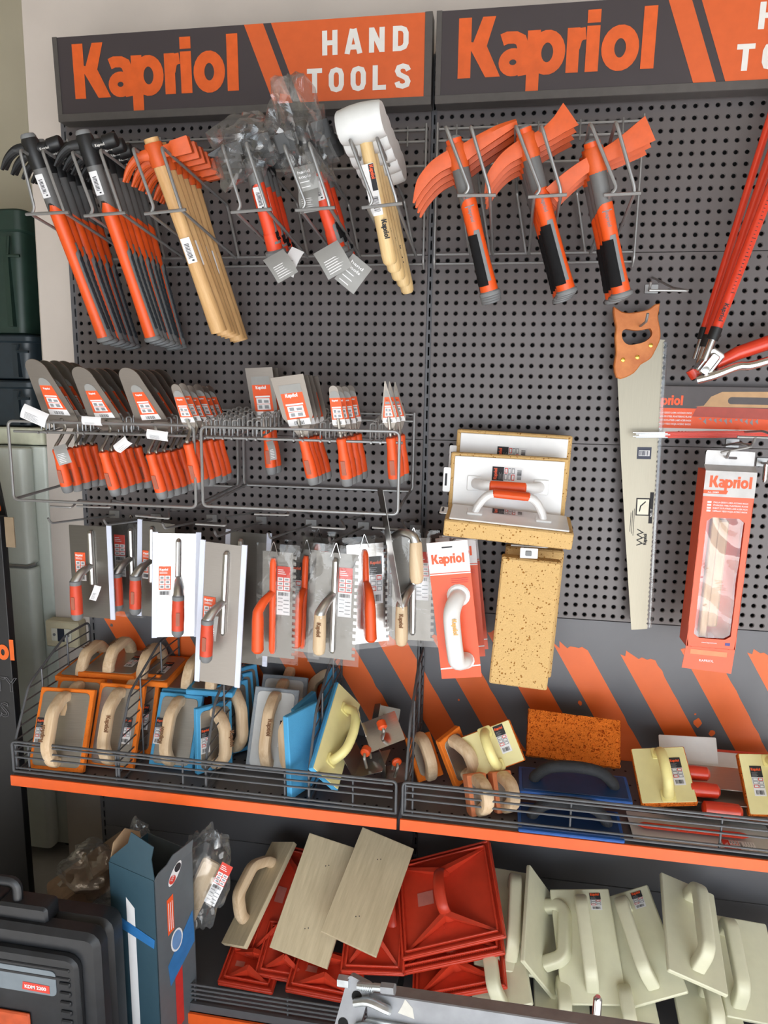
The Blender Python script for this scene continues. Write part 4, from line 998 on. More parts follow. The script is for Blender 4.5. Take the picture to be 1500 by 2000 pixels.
PT('notched_trowel', 'notched trowel in a clear sleeve with branded wooden grip, nearest of its hook', (660, 1080), (652, 1286), 84, 'wood', -.27, guard=None, bag=True, notch=True, lab='card', group=GP, gx=-.004, labside=1)
PT('notched_trowel', 'bright notched trowel with orange grip behind the wooden-handled one', (716, 1062), (722, 1255), 80, 'plastic', -.18, guard=None, bag=True, notch=True, lab='dark', group=GP, plate=MIRROR, yaw=-24, labside=1, gx=-.006, mirror=.1)
PT('notched_trowel', 'notched trowel with wooden grip peeping out by the slotted post side', (768, 1052), (760, 1232), 70, 'wood', -.10, guard=None, bag=True, notch=True, lab='card', group=GP, labside=-1, gx=-.012)
PT('notched_trowel', 'notched trowel with branded wooden grip hanging next to the slotted post', (808, 1050), (806, 1250), 84, 'wood', -.20, guard=None, bag=True, notch=True, lab='card', group=GP, labside=1, gstart=.46)
# trowel hung upside down: blade on edge, wooden grip above
a, b = at(742, 955, -.27), at(780, 1180, -.27); h = (a-b).length
y = (a-b).normalized(); x = V((.35, -1, 0)).normalized(); x = (x-y*x.dot(y)).normalized()
o = thing('notched_trowel', 'notched trowel hung upside down, blade edge-on through the wire cage, wooden grip up', 'trowel', mat4(a, x, y, x.cross(y)), GP)
mb = MB(); n = 14; p = [(.045, 0), (.045, -h)]+[(-.045+d, -h+h*(i+e)/n) for i in range(n) for d, e in ((0, 0), (0, .5), (.006, .5), (.006, 1))]; mb.prism(p, -.0006, .0006); mb.build('blade', PLATE, o, smooth=25)
Mi = o.matrix_world.inverted(); L = lambda px, py, Y: Mi @ at(px, py, Y)
mb = MB(); mb.tube(sm([L(770, 1046, -.27), L(785, 1040, -.29), L(805, 1046, -.30), L(812, 1062, -.30)], 5), [.008+.0003*i for i in range(16)], 12); mb.build('neck', ALU, o)
g0, g1 = L(812, 1058, -.30), L(814, 1140, -.30); ax_ = [g0.lerp(g1, t) for t in (0, .05, .5, .85, .96, 1)]
mb = MB(); mb.tube(ax_, [.0125, .0145, .0165, .0165, .013, .006], 14); mb.build('grip', HWOOD, o)

# ------------------------------------------------------------------ sponge floats with white plates
def arch(L_, H, r, sx=.6, k=6): return sm([(-L_/2, 0, 0), (-L_/2+.006, 0, H*.35), (-L_/2+L_*.14, 0, H*.82), (-L_*.22, 0, H), (L_*.22, 0, H), (L_/2-L_*.14, 0, H*.82), (L_/2-.006, 0, H*.35), (L_/2, 0, 0)], k)
def sponge_float(label, M, w_, h_, th=.034, orange_grip=True, HL=.16, lab=True):
    """tan sponge on a white plate with an arched white handle; local z out of the plate"""
    o = thing('sponge_float', label, 'float', M, 'white-plated sponge floats')
    mb = MB(); mb.rbox(0, 0, w_, h_, -th-.004, -.004, .004, .003); mb.build('sponge', SPONGE_T, o)
    mb = MB(); mb.rbox(.010, .008, w_-.010, h_-.008, -.004, 0, .002, .001); mb.build('plate', WHITEPL, o)
    C = T(w_/2, h_*.52, 0)
    mb = MB(); p = arch(HL, .052, .01); n = len(p)
    mb.tube(p, [(.0125, .0095)]*n, 12, 0, C, ref=(0, 1, 0))
    for s_ in (-1, 1): mb.rbox(s_*HL/2-.018, -.018, s_*HL/2+.018, .018, 0, .005, .003, .001, 0, C)
    mb.build('handle', WHITEPL, o)
    if orange_grip:
        mb = MB(); mb.tube([(-.045, 0, .0525), (-.04, 0, .053), (.04, 0, .053), (.045, 0, .0525)], [(.009, .006), (.0138, .0102), (.0138, .0102), (.009, .006)], 12, 0, C, ref=(0, 1, 0)); mb.build('grip_pad', TORANGE, o)
    if lab:
        mb = MB(); card_label(mb, .034, .074, C @ T(.035, .010, .0005) @ RZ(90), 'dark'); mb.build('product_label', CARDM, o, smooth=0)
    mb = MB(); mb.rbox(-.016, h_*.35, .002, h_*.75, -.004, -.0025, .003, .0003); mb.tube([(-.009, h_*.45, -.002), (-.009, h_*.65, -.002)], .0025, 6, 1); mb.build('hanging_tab', [WHITEPL, INK], o)
    return o
M, w_, h_ = fit3(at(884, 965, -.09), at(1106, 982, -.09), at(888, 838, -.09)); sponge_float('white-plated sponge float, rearmost and highest of the stacked three', M, w_, h_, .03)
M, w_, h_ = fit3(at(874, 1002, -.17), at(1102, 1018, -.17), at(879, 883, -.165)); sponge_float('upright white-plated sponge float with a printed label, between the other two', M, w_, h_, .03)
A, B = at(868, 1012, -.300), at(1122, 1040, -.300)
M, w_, h_ = fit3(A, B, A+V((.02, .115, .018))); sponge_float('front sponge float lying flat, thick tan sponge edge facing out', M, w_, h_, .040)
# sponge float hung upright, sponge side out, with another behind
def back_float(label, px, Y):
    A, B, C = at(*px[0], Y), at(*px[1], Y), at(*px[2], Y-.0)
    M, w_, h_ = fit3(A, B, C); o = thing('sponge_float', label, 'float', M @ T(0, 0, -.04), 'white-plated sponge floats')
    mb = MB(); mb.rbox(0, 0, w_, h_, 0, .040, .005, .004); mb.build('sponge', SPONGE_T, o)
    mb = MB(); mb.rbox(.008, .008, w_-.008, h_-.008, -.005, 0, .002, .001); mb.build('plate', WHITEPL, o)
    mb = MB(); p = arch(.16, .05, .01); mb.tube(p, [(.012, .0095)]*len(p), 10, 0, T(w_/2, h_/2, -.005) @ RZ(90) @ RX(180), ref=(0, 1, 0)); mb.build('handle', WHITEPL, o)
    return o
back_float('tan sponge float hung upright with its pored sponge facing out', ((955, 1335), (1068, 1350), (966, 1086)), -.27)
back_float('tan sponge float mostly hidden behind the upright sponge', ((966, 1312), (1076, 1325), (976, 1066)), -.13)
o = thing('price_tag_holder', 'white clip-on price holder above the upright tan sponge', 'tag', T(*at(1033, 1080, -.285)) @ RX(90)); mb = MB(); mb.rbox(-.020, -.012, .020, .012, 0, .004, .002, .001); mb.build('holder', WHITEPL, o); mb = MB(); mb.rbox(-.008, -.006, .006, .006, .004, .007, .002, .001); mb.build('catch', GREYPL, o)
hook((1048, 1062), (1020, 1072), 'peg hook carrying the upright tan sponge', ((998, 1064), (1072, 1069)))
hook((905, 1042), (880, 1058), 'peg hook carrying the carded white handles', ((864, 1047), (934, 1054)))
# blister-carded white handle
def carded_handle(label, px, Y, full=True):
    M, w_, h_ = fit3(*[at(*p, Y) for p in px]); o = thing('handle_pack', label, 'handle pack', M, 'carded white handles')
    mb = MB(); mb.rbox(0, 0, w_, h_, -.001, 0, .001, 0); mb.build('backing_card', mat('pack_orange', (228, 80, 22), .35, var=.04) if 'pack_orange' not in MATS else MATS['pack_orange'], o)
    mb = MB(); z = .0004
    mb.quad((0, h_*.78, z), (w_, h_*.78, z), (w_, h_, z), (0, h_, z))
    mb.quad((0, h_*.765, z), (w_, h_*.765, z), (w_, h_*.773, z), (0, h_*.773, z)); mb.quad((0, h_*.07, z), (w_, h_*.085, z), (w_, h_*.095, z), (0, h_*.08, z))
    logo(mb, T(w_*.08, h_*.845, 0), w_*.24, 1, .0008)
    mb.rbox(w_*.36, h_*.955, w_*.62, h_*.965, z, z+.0004, .001, 0, 2)
    for i in range(3): mb.quad((w_*(.5+.0*i), h_*(.70+.014*i), z*2), (w_*.92, h_*(.70+.014*i), z*2), (w_*.92, h_*(.705+.014*i), z*2), (w_*.5, h_*(.705+.014*i), z*2), 3)
    mb.build('card_print', [PAPER, LORANGE, INK, LRED], o, smooth=0)
    if full:
        mb = MB(); C = T(w_*.52, h_*.37, .001) @ RZ(90)
        p = [(-.078, -.012, .0), (-.078, -.008, .018), (-.070, .004, .038), (-.045, .006, .048), (.03, .006, .048), (.060, .002, .040), (.078, -.008, .018), (.080, -.012, 0)]
        p = sm(p, 5); mb.tube(p, [(.0200, .0185)]*len(p), 14, 0, C, ref=(0, 1, 0)); mb.tube([(.088, -.016, 0), (.088, -.016, .004)], [.028, .024], 16, 0, C @ T(-.006, .004, 0)); mb.tube([(-.082, -.012, 0), (-.082, -.012, .004)], [.022, .018], 16, 0, C)
        mb.build('white_handle', WHITEPL, o)
        mb = MB(); logo(mb, C @ T(.045, .004, .0672) @ RZ(180), .0115, 0, .0005); mb.build('gold_lettering', mat('gold_print', (226, 170, 90), .5), o, smooth=0)
    return o
carded_handle('orange card pack with white arched handle, hung left of the upright sponge', ((863, 1326), (941, 1322), (868, 1058)), -.26)
carded_handle('orange card pack mostly hidden behind the front handle pack', ((872, 1285), (948, 1282), (876, 1050)), -.16, False)
carded_handle('rearmost orange handle card, a sliver beside the upright sponge', ((882, 1272), (954, 1268), (884, 1044)), -.08, False)

# ------------------------------------------------------------------ hand saw
M, w_, h_ = fit3(at(1195, 745, -.055), at(1295, 745, -.055), at(1197, 595, -.055)); S = M
Mi = S.inverted()
def P2(px, py): q = Mi @ at(px, py, -.055); return (q.x, q.y)
o = thing('hand_saw', 'long hand saw with brown wooden handle, hanging blade down', 'saw', S)
mb = MB(); bl = [P2(*p) for p in ((1206, 738), (1213, 900), (1222, 1060), (1233, 1230), (1264, 1228))]
tl, tr = P2(1265, 1222), P2(1299, 664); n = 60
for i in range(n):
    t = i/n; x, y = tl[0]+(tr[0]-tl[0])*t, tl[1]+(tr[1]-tl[1])*t; bl += [(x, y), (x-.0035, y+(tr[1]-tl[1])/n*.5)]
bl += [tr, P2(1282, 662), P2(1262, 700)]
mb.prism(bl, -.0006, .0006); mb.build('blade', mat_steel('saw_steel', (146, 140, 126), .46, (120, 3, 3)), o, smooth=20)
outl = [P2(*p) for p in ((1198, 597), (1207, 606), (1222, 612), (1250, 609), (1270, 603), (1283, 590), (1288, 596), (1283, 618), (1288, 645), (1287, 665), (1278, 685), (1268, 702), (1250, 712), (1240, 726), (1226, 735), (1204, 741), (1198, 715), (1202, 690), (1200, 660), (1202, 640), (1197, 615))]
inner = [P2(*p) for p in ((1214, 648), (1222, 643), (1240, 646), (1258, 644), (1268, 642), (1272, 650), (1270, 658), (1258, 668), (1240, 673), (1226, 674), (1217, 668), (1213, 658))]
outl = [tuple(p)[:2] for p in sm([(a, b, 0) for a, b in outl], 2, True)]; inner = [tuple(p)[:2] for p in sm([(a, b, 0) for a, b in inner], 2, True)]
def holed(mb, out, inn, z0, z1, m=0):
    """slab with one opening: bridge each outer vertex to the nearest angle of the opening"""
    cx = sum(p[0] for p in inn)/len(inn); cy = sum(p[1] for p in inn)/len(inn); K = 64; A = [2*PI*i/K for i in range(K)]
    def hit(poly, a):
        d = V((math.cos(a), math.sin(a))); best = 0
        for i in range(len(poly)):
            p, q = V(poly[i-1])-V((cx, cy)), V(poly[i])-V((cx, cy)); e = q-p; den = d.x*e.y-d.y*e.x
            if abs(den) < 1e-12: continue
            t = (p.x*e.y-p.y*e.x)/den; u = (p.x*d.y-p.y*d.x)/den
            if -1e-6 <= u <= 1+1e-6 and t > best: best = t
        return (cx+d.x*best, cy+d.y*best)
    O = [hit(out, a) for a in A]; I = [hit(inn, a) for a in A]
    def ring(P_, z, k=0):
        if k: P_ = inset(P_, k)
        return [(x, y, z) for x, y in P_]
    e = min(.0025, (z1-z0)*.25)
    mb.rings([ring(I, z0), ring(O, z0, e), ring(O, z0+e), ring(O, z1-e), ring(O, z1, e), ring(I, z1), ring(I, z0)], m, caps=(False, False))
mb = MB(); holed(mb, outl, inner, -.010, .012); mb.build('wooden_handle', SAWWOOD, o)
BRASS = mat('brass', (214, 172, 80), .25, 1)
for px in ((1215, 703), (1243, 698), (1269, 675)):
    q = P2(*px); mb = MB(); mb.lathe([(.0055, 0), (.005, .0015), (.002, .0025)], 12, 0, T(q[0], q[1], .012)); mb.build('brass_bolt', BRASS, o)
mb = MB(); a, b = P2(1270, 1226), P2(1301, 668); d = V(b)-V(a); nrm = V((d.y, -d.x)).normalized()*.006
mb.tube([(a[0]-nrm.x*.3, a[1]-nrm.y*.3, 0), (b[0]-nrm.x*.3, b[1]-nrm.y*.3, 0)], [(.007, .003)]*2, 8, ref=(nrm.x, nrm.y, 0)); mb.build('tooth_guard', FILM2, o)
mb = MB(); B = T(*(V(P2(1262, 880)).to_3d())) ; q = V(P2(1243, 1035))
K = T(q.x, q.y, .0010)
mb.box((.012, .060, 0), (.034, .045, .0002), 0, K); mb.box((.012, .060, .0002), (.028, .039, .0002), 1, K)
stroke(mb, [(.004, .048), (.006, .062), (.018, .074)], .003, .0006, 0, K)
mb.box((.032, .058, 0), (.009, .08, .0002), 0, K)
for i in range(3): mb.box((-.008-.004*i, .02, 0), (.0012, .07-.01*i, .0002), 0, K)
logo(mb, K @ T(.026, -.038, 0) @ RZ(90), .0085, 0, .0004)
for i in range(3): stroke(mb, [(.002, -.04+.014*i), (.016, -.034+.014*i), (.002, -.026+.014*i)], .0022, .0005+.0001*i, 0, K)
text(mb, K @ T(.035, .035, 0) @ RZ(90), 'NO. 17', .005, 2, .0006)
mb.build('blade_print', [INK, mat('etched_steel', (186, 180, 164), .5, .6), PAPER], o, smooth=0)
mb = MB(); q = V(P2(1258, 885)); K = T(q.x, q.y, .0010); mb.box((0, 0, 0), (.034, .03, .0003), 1, K); mb.box((0, 0, .0003), (.026, .014, .0003), 0, K); barcode(mb, K, -.012, -.006, .012, .006, 1, 5, 14, z=.0008); mb.build('barcode_label', [PAPER, mat('label_navy', (40, 44, 66), .5)], o, smooth=0)
h_o = hook((1247, 640), (1262, 628), 'peg hook passing through the saw handle opening')

# ------------------------------------------------------------------ red folding tripod
TRI = mat('tripod_red', (214, 58, 30), .35, var=.05, coat=.3); TRI_M = mat('tick_grey', (120, 70, 66), .6)
o = thing('folding_tripod', 'red folding tripod with chrome foot joint, cut by the picture edge', 'tripod', T(*at(1385, 700, -.10)))
Mi = o.matrix_world.inverted()
def LP(px, py, Y): return Mi @ at(px, py, Y)
for (a, b, r) in (((1601, 27, -.10), (1384, 655, -.10), .0105), ((1570, 20, -.07), (1376, 640, -.07), .0085), ((1630, 46, -.14), (1400, 640, -.14), .0115)):
    p, q = LP(*a), LP(*b); d = (q-p)
    mb = MB(); mb.tube([p, q], [(r, r*.8)]*2, 12); mb.build('leg_tube', TRI, o)
    mb = MB(); mb.tube([q, q+d.normalized()*.028], [r*1.12]*2, 12); mb.build('black_collar', BLACKPL, o)
    mb = MB(); mb.tube([q+d.normalized()*.02, q+d.normalized()*.075], [r*.72]*2, 12); mb.build('chrome_end', CHROME, o)
p, q = LP(1630, 46, -.1535), LP(1400, 640, -.1535); d = (q-p).normalized(); s_ = V((0, -1, 0)).cross(d).normalized()
mb = MB()
for i in range(44):
    c = q-d*(.08+.008*i); k = .008 if i % 5 == 0 else .004
    mb.add([c+s_*.001, c+s_*(.001+k), c+s_*(.001+k)-d*.0016, c+s_*.001-d*.0016], [(0, 1, 2, 3)])
text(mb, mat4(q-d*.055, d, s_, d.cross(s_)) @ T(0, -.003, .002), 'Kapriol', .010, 0, bold=.03); mb.build('scale_print', INK, o, smooth=0)
a, b, c = LP(1398, 712, -.12), LP(1440, 690, -.12), LP(1610, 632, -.12)
mb = MB(); mb.tube([a, b, c], [(.012, .012), (.016, .014), (.018, .015)], 12); mb.build('swing_arm', TRI, o)
mb = MB(); mb.tube(sm([LP(1362, 742, -.13), LP(1395, 733, -.14), LP(1440, 716, -.14), LP(1475, 712, -.14), LP(1590, 676, -.14)], 4), [(.010, .013)]*17, 10); mb.build('chrome_lever', CHROME, o)
mb = MB(); M0 = mat4(LP(1378, 715, -.12), V((.55, 0, .83)), V((-.83, 0, .55)), V((0, -1, 0)))
mb.rbox(-.022, -.018, .040, .018, -.02, .022, .006, .003, 0, M0); mb.rbox(-.024, -.010, .03, .012, -.03, .03, .006, .003, 0, M0); mb.build('chrome_joint', CHROME, o)
mb = MB(); mb.lathe([(.008, 0), (.008, .003), (.004, .004)], 14, 0, M0 @ T(-.012, .0, .030)); mb.build('rivet', ALU, o)
mb = MB(); mb.tube([LP(1352, 720, -.10), LP(1362, 735, -.10)], [.016, .016], 12); mb.build('red_foot', TRI, o)
hook((1272, 567), (1268, 567), 'bare white-tipped peg hook above the saw handle', ((1268, 567), (1346, 568)))

# ------------------------------------------------------------------ boxed plastering plane behind the saw
M, w_, h_ = fit3(at(1262, 850, -.035), at(1560, 858, -.035), at(1266, 753, -.035))
o = thing('plastering_plane_box', 'long dark and orange box with a wooden plane pictured, behind the saw', 'box', M)
mb = MB(); mb.rbox(0, 0, w_, h_, -.03, 0, .001, .0006); mb.build('carton', mat('box_dark', (74, 66, 66), .45), o)
mb = MB(); z = .0004
mb.quad((0, h_*.16, z), (w_, h_*.16, z), (w_, h_*.56, z), (0, h_*.56, z), 0); mb.quad((0, 0, z), (w_, 0, z), (w_, h_*.16, z), (0, h_*.16, z), 1)
logo(mb, T(.0, h_*.62, 0), .024, 0, .0006)
for i, s_ in enumerate(('PIALLA GESSO LAMA ACCIAIO INOX', 'STAINLESS STEEL PLASTERING PLANE', 'RABOT DE PLATRIER LAME ACIER INOX', 'CEPILLO YESO HOJA ACERO INOX')): text(mb, T(.022, h_*(.45-.075*i), 0), s_, .0044, 1, .0006, bold=.02, width=.082)
for i in range(4): mb.lathe([(.0032, 0), (.0032, .0002)], 10, 3, T(.077+.008*i, h_*.08, .0004))
text(mb, T(.052, h_*.06, 0), 'follow us on', .003, 3, .0006)
x0 = .11
pl = [(x0, h_*.60), (x0+.02, h_*.62), (x0+.035, h_*.80), (x0+.06, h_*.90), (x0+.19, h_*.92), (x0+.19, h_*.60)]
mb.add([(a, b, .0007) for a, b in pl], [tuple(range(len(pl)))], 2)
hs_ = rrect(x0+.075, h_*.66, x0+.19, h_*.80, .008); mb.add([(a, b, .0010) for a, b in hs_], [tuple(range(len(hs_)))], 4)
mb.quad((x0-.005, h_*.40, .0007), (w_, h_*.36, .0007), (w_, h_*.58, .0007), (x0+.005, h_*.60, .0007), 5)
rr = random.Random(2)
for i in range(12): a = x0+.01+.012*i; mb.add([(a, h_*rr.uniform(.3, .36), .001), (a+.008, h_*rr.uniform(.24, .34), .001), (a+.006, h_*.38, .001)], [(0, 1, 2)], 6)
mb.build('box_print', [LORANGE, PAPER, mat('pictured_wood', (192, 152, 108), .5), INK, MATS['box_dark'], mat('pictured_red', (176, 72, 58), .5), INKGREY], o, smooth=0)
# bundle of red rods
for i in range(5):
    mb = MB(); a, b = at(1236+6*(i % 3), 845+2.4*i, -.085-.003*(i % 2)), at(1560, 842+2.6*i, -.085); dd = (b-a); c = a+dd*.2
    rd = thing('thin_rod', 'thin red-sleeved rod of the bundle crossing the saw, %s from the top' % ('first', 'second', 'third', 'fourth', 'fifth')[i], 'rod', T(*a), 'bundle of red rods')
    mb.tube([c-a, b-a], .0022, 8); mb.build('red_sleeve', TRI, rd); mb = MB(); mb.tube([V((0, 0, 0)), c-a], .0015, 8); mb.build('steel_tip', CHROME, rd)
hook((1430, 868), (1470, 868), 'white peg hook under the rod bundle at the picture edge', ((1440, 853), (1530, 856)))

# ------------------------------------------------------------------ orange window box
M, w_, h_ = fit3(at(1340, 1262, -.20), at(1436, 1270, -.20), at(1367, 918, -.20))
o = thing('window_box', 'hanging orange box with a clear window showing a wooden plane', 'box', M); D = .062; PKO = MATS['pack_orange']
wx0, wx1, wy0, wy1 = w_*.13, w_*.88, h_*.055, h_*.745
mb = MB()
holed(mb, rrect(0, 0, w_, h_, .001, 1), rrect(wx0, wy0, wx1, wy1, .008), -.0012, 0)
mb.box((.0006, h_/2, -D/2), (.0012, h_, D)); mb.box((w_-.0006, h_/2, -D/2), (.0012, h_, D)); mb.box((w_/2, h_/2, -D), (w_, h_, .0012)); mb.box((w_/2, .0006, -D/2), (w_, .0012, D)); mb.box((w_/2, h_-.0006, -D/2), (w_, .0012, D))
mb.build('carton', PKO, o, smooth=20)
mb = MB(); z = .0005; GR = mat('silver_card', (176, 172, 170), .4, .2)
mb.quad((0, h_*.86, z), (w_, h_*.86, z), (w_, h_, z), (0, h_, z)); mb.quad((0, h_, .0003), (w_, h_, .0003), (w_, h_+.012, -.02), (0, h_+.012, -.02))
logo(mb, T(w_*.1, h_*.91, 0), w_*.245, 1, .0008); mb.quad((0, h_*.875, z*2), (w_*.45, h_*.875, z*2), (w_*.48, h_*.895, z*2), (0, h_*.895, z*2), 1)
text(mb, T(w_*.08, h_*.879, 0), 'Art. 23089', .004, 2, .0014)
for i, s_ in enumerate(('PIALLA GESSO LAMA ACCIAIO INOX', 'STAINLESS STEEL PLASTERING PLANE', 'RABOT DE PLATRIER LAME ACIER INOX', 'CEPILLO YESO HOJA ACERO INOX')):
    text(mb, T(w_*.22, h_*(.825-.016*i), 0), s_, .0036, 2, .0006, bold=.02, width=w_*.68); mb.quad((w_*.1, h_*(.824-.016*i), z), (w_*.18, h_*(.824-.016*i), z), (w_*.18, h_*(.834-.016*i), z), (w_*.1, h_*(.834-.016*i), z), 2)
mb.quad((w_*.78, h_*.022, z), (w_*.88, h_*.022, z), (w_*.88, h_*.038, z), (w_*.78, h_*.038, z), 3); text(mb, T(w_*.3, h_*.028, 0), 'www.kapriol.com', .0035, 2, .0006)
mb.build('box_print', [GR, LORANGE, PAPER, mat('flag_blue', (70, 70, 140), .5)], o, smooth=0)
mb = MB(); mb.prism([(-.004, -.055), (w_-.002, -.06), (w_, 0), (0, 0)], -.003, -.0015); mb.build('loose_flap', PKO, o)
mb = MB(); text(mb, T(w_*.3, -.035, 0), 'KAPRIOL', .006, 0); 
mb.quad((w_*.1, -.018, 0), (w_*.85, -.020, 0), (w_*.85, -.008, 0), (w_*.1, -.006, 0), 1); mb.build('flap_print', [PAPER, mat('pale_orange_print', (246, 140, 96), .5)], o, M=T(0, 0, -.001), smooth=0)
mb = MB(); out = rrect(w_*.02, h_+.006, w_*.98, h_+.045, .002); hl = rrect(w_*.40, h_+.026, w_*.64, h_+.032, .002); holed(mb, out, hl, -.022, -.0205); mb.build('hanging_tab', mat('white_card', (222, 222, 224), .45), o)
mb = MB(); nx, ny = 10, 26
rs = [[(wx0+(wx1-wx0)*i/nx, wy0+(wy1-wy0)*j/ny, -.003-.007*abs(mnoise.noise(V((i*.16+j*.10, j*.11, 3.3))))) for i in range(nx+1)] for j in range(ny+1)]
mb.rings(rs[::-1], closed=False); mb.build('clear_window', mat_film('window_film', clear=.93, wrinkle=.12, scale=6, white=.01, rough=.05), o)
mb = MB(); mb.rbox(wx0+.018, .02, wx0+.034, h_*.76, -.055, -.02, .003, .002); mb.rbox(wx0+.034, h_*.1, wx0+.060, h_*.72, -.052, -.03, .006, .004); mb.build('wooden_plane', mat_wood('plane_wood', (176, 128, 84), (206, 164, 116), 6), o)
mb = MB(); mb.box((wx0+.010, h_*.38, -.035), (.014, h_*.7, .002)); mb.build('red_plane_sole', TRI, o)
hook((1410, 893), (1420, 893), 'peg hook carrying the orange window box', ((1408, 884), (1470, 872)))
hook((1490, 905), (1500, 905), 'peg hook cut off at the picture edge beside the window box')
o = thing('steel_tool', 'narrow chrome tool hanging at the picture edge beside the window box', 'tool', T(*at(1497, 905, -.10))); mb = MB(); mb.tube([(0, 0, 0), (0, 0, -.04)], .006, 12); mb.build('shaft', CHROME, o); mb = MB(); mb.tube([(0, 0, -.04), (0, 0, -.045)], .004, 12); mb.build('tip', STEEL, o)

tagcard(416, 1228, -.315, .020, .066, -8, 0, 20, 'grey hang tag tied to the nearest plastering trowel', GREYCARD, 2)
tagcard(326, 1150, -.16, .030, .050, -10, 0, 15, 'grey hang tag beside the bright trowel grip', GREYCARD, 2)
tagcard(186, 1158, -.19, .018, .046, -24, 0, 30, 'narrow white hang tag on the trowel over the socket box', PAPER, 2)
# ================================================================== floats and trowels on the wire-fronted shelf
SP_O = mat_sponge('orange_sponge', (240, 128, 48), (206, 86, 22), 260, .12, .6)
SP_OC = mat_sponge('coarse_orange_sponge', (238, 124, 44), (196, 80, 20), 190, .30, 1.6)
SP_B = mat_sponge('blue_rubber', (86, 166, 214), (66, 140, 190), 300, .10, .25)
SP_G = mat('grey_felt', (150, 158, 166), .9, var=.08, scale=120, bump=.3, bscale=500)
SP_P = mat_sponge('salmon_rubber', (232, 146, 104), (206, 110, 66), 260, .1, .3)
PLATE_G = mat_steel('float_plate_steel', (176, 172, 164), .42, (3, 80, 3))
PLATE_W = mat('float_plate_pale', (206, 208, 208), .35, var=.03)
CREAM = mat('cream_plastic', (238, 228, 168), .42, var=.03)
CREAM_H = mat('cream_handle', (246, 234, 160), .38, var=.03)
DWOOD = mat_wood('handle_beech', (206, 174, 136), (230, 206, 174), 6)
BLUEPL = mat('blue_plastic', (40, 92, 168), .4, var=.06); BLKFOAM = mat('black_foam', (44, 46, 50), .8, var=.2, bump=.4, bscale=260)
BURNT = MATS['burnt_wood']
def wood_D(mb, C, L_=.15, H=.05, m=0, ra=.0155, rb=.0140, n=8):
    p = bend([(0, -L_/2, 0), (0, -L_/2+.004, H*.35), (0, -L_*.26, H), (0, L_*.26, H), (0, L_/2-.004, H*.35), (0, L_/2, 0)], .016, 3)
    mb.tube(p, [(ra, rb)]*len(p), 12, m, C, ref=(1, 0, 0), sq=.62)
def board_float(label, M, w_, h_, th, sp, plate, hand, group, lab=None, brand=True, inset_=.010, HL=None, name='sponge_float', rad=.012, flip=1, labx=None):
    """rubber or sponge board, plate let into it, arched handle along its length; z out of the plate"""
    o = thing(name, label, 'float', M, group)
    mb = MB(); mb.rbox(0, 0, w_, h_, -th, 0, .003, .002); mb.build('board', sp, o)
    if plate: mb = MB(); mb.rbox(inset_, inset_, w_-inset_, h_-inset_, -.001, .0018, rad, .0006); mb.build('plate', plate, o)
    C = T(w_/2, h_/2, .001); HL = HL or h_*.80
    if hand:
        mb = MB()
        if hand is CREAM_H:
            p = sm([(0, -HL*.42, 0), (0, -HL*.40, .016), (0, -HL*.28, .042), (0, 0, .052), (0, HL*.28, .042), (0, HL*.40, .016), (0, HL*.42, 0)], 5); mb.tube(p, [(.0125, .0115)]*len(p), 12, 0, C, ref=(1, 0, 0))
            mb.rbox(-.017, -HL*.42-.014, .017, -HL*.42+.014, 0, .005, .005, .001, 0, C); mb.rbox(-.017, HL*.42-.014, .017, HL*.42+.014, 0, .005, .005, .001, 0, C)
        elif hand is BLKFOAM:
            p = sm([(0, -HL*.42, 0), (0, -HL*.40, .016), (0, -HL*.28, .044), (0, 0, .054), (0, HL*.28, .044), (0, HL*.40, .016), (0, HL*.42, 0)], 5); mb.tube(p, [(.0165, .0145)]*len(p), 12, 0, C, ref=(1, 0, 0))
        else: wood_D(mb, C, HL)
        mb.build('handle', hand, o)
        if brand:
            mb = MB(); logo(mb, C @ T(.0045*flip, .030*flip, .0642) @ RZ(-90*flip), .0125, 0, .0004); mb.build('burnt_lettering', BURNT, o, smooth=0)
    if lab:
        x = labx if labx is not None else w_*.66
        mb = MB(); card_label(mb, .026, .068, T(x, h_*.30, .0022), lab); mb.build('product_label', CARDM, o, smooth=0)
    return o
GO = 'orange sponge floats'; GB = 'blue rubber floats'; GG = 'grey felt floats'
def stand(bl, br, tl, dy, z=.676, Y=None):
    A = atz(*bl, z) if Y is None else at(*bl, Y); 
    B = at(*br, A.y); B = V((B.x, A.y, A.z + (B.z-A.z)*.3)); C = at(*tl, A.y+dy)
    return fit3(A, B, C)
M, w_, h_ = stand((54, 1501), (160, 1502), (94, 1342), .085); board_float('orange sponge float with wooden handle, standing in the basket corner', M, w_, h_, .016, SP_O, PLATE_G, DWOOD, GO, 'dark', labx=.006, flip=-1)
M, w_, h_ = stand((169, 1496), (258, 1505), (201, 1333), .085); board_float('orange sponge float with wooden handle and a dark printed label, standing in front', M, w_, h_, .016, SP_O, PLATE_G, DWOOD, GO, 'dark')
for i, (a, b, c) in enumerate((((88, 1478), (180, 1480), (128, 1326)), ((196, 1478), (284, 1482), (232, 1322)), ((222, 1462), (306, 1466), (258, 1318)))):
    M, w_, h_ = stand(a, b, c, .075, .676 if i < 2 else .676)
    M = T(0, .012+.02*i, 0) @ M
    board_float('orange sponge float tucked behind the standing pair, %s' % ('in the basket corner', 'behind the labelled one', 'against the wire divider')[i], M, w_, h_, .016, SP_O, PLATE_G, DWOOD, GO, 'dark' if i else None, False)
def flat(fl, fr, z, dz, depth, dx=0):
    A, B = atz(*fl, z), atz(*fr, z); B = V((B.x, A.y+.004, B.z)); C = A+V((dx, depth, dz)); return fit3(A, B, C)
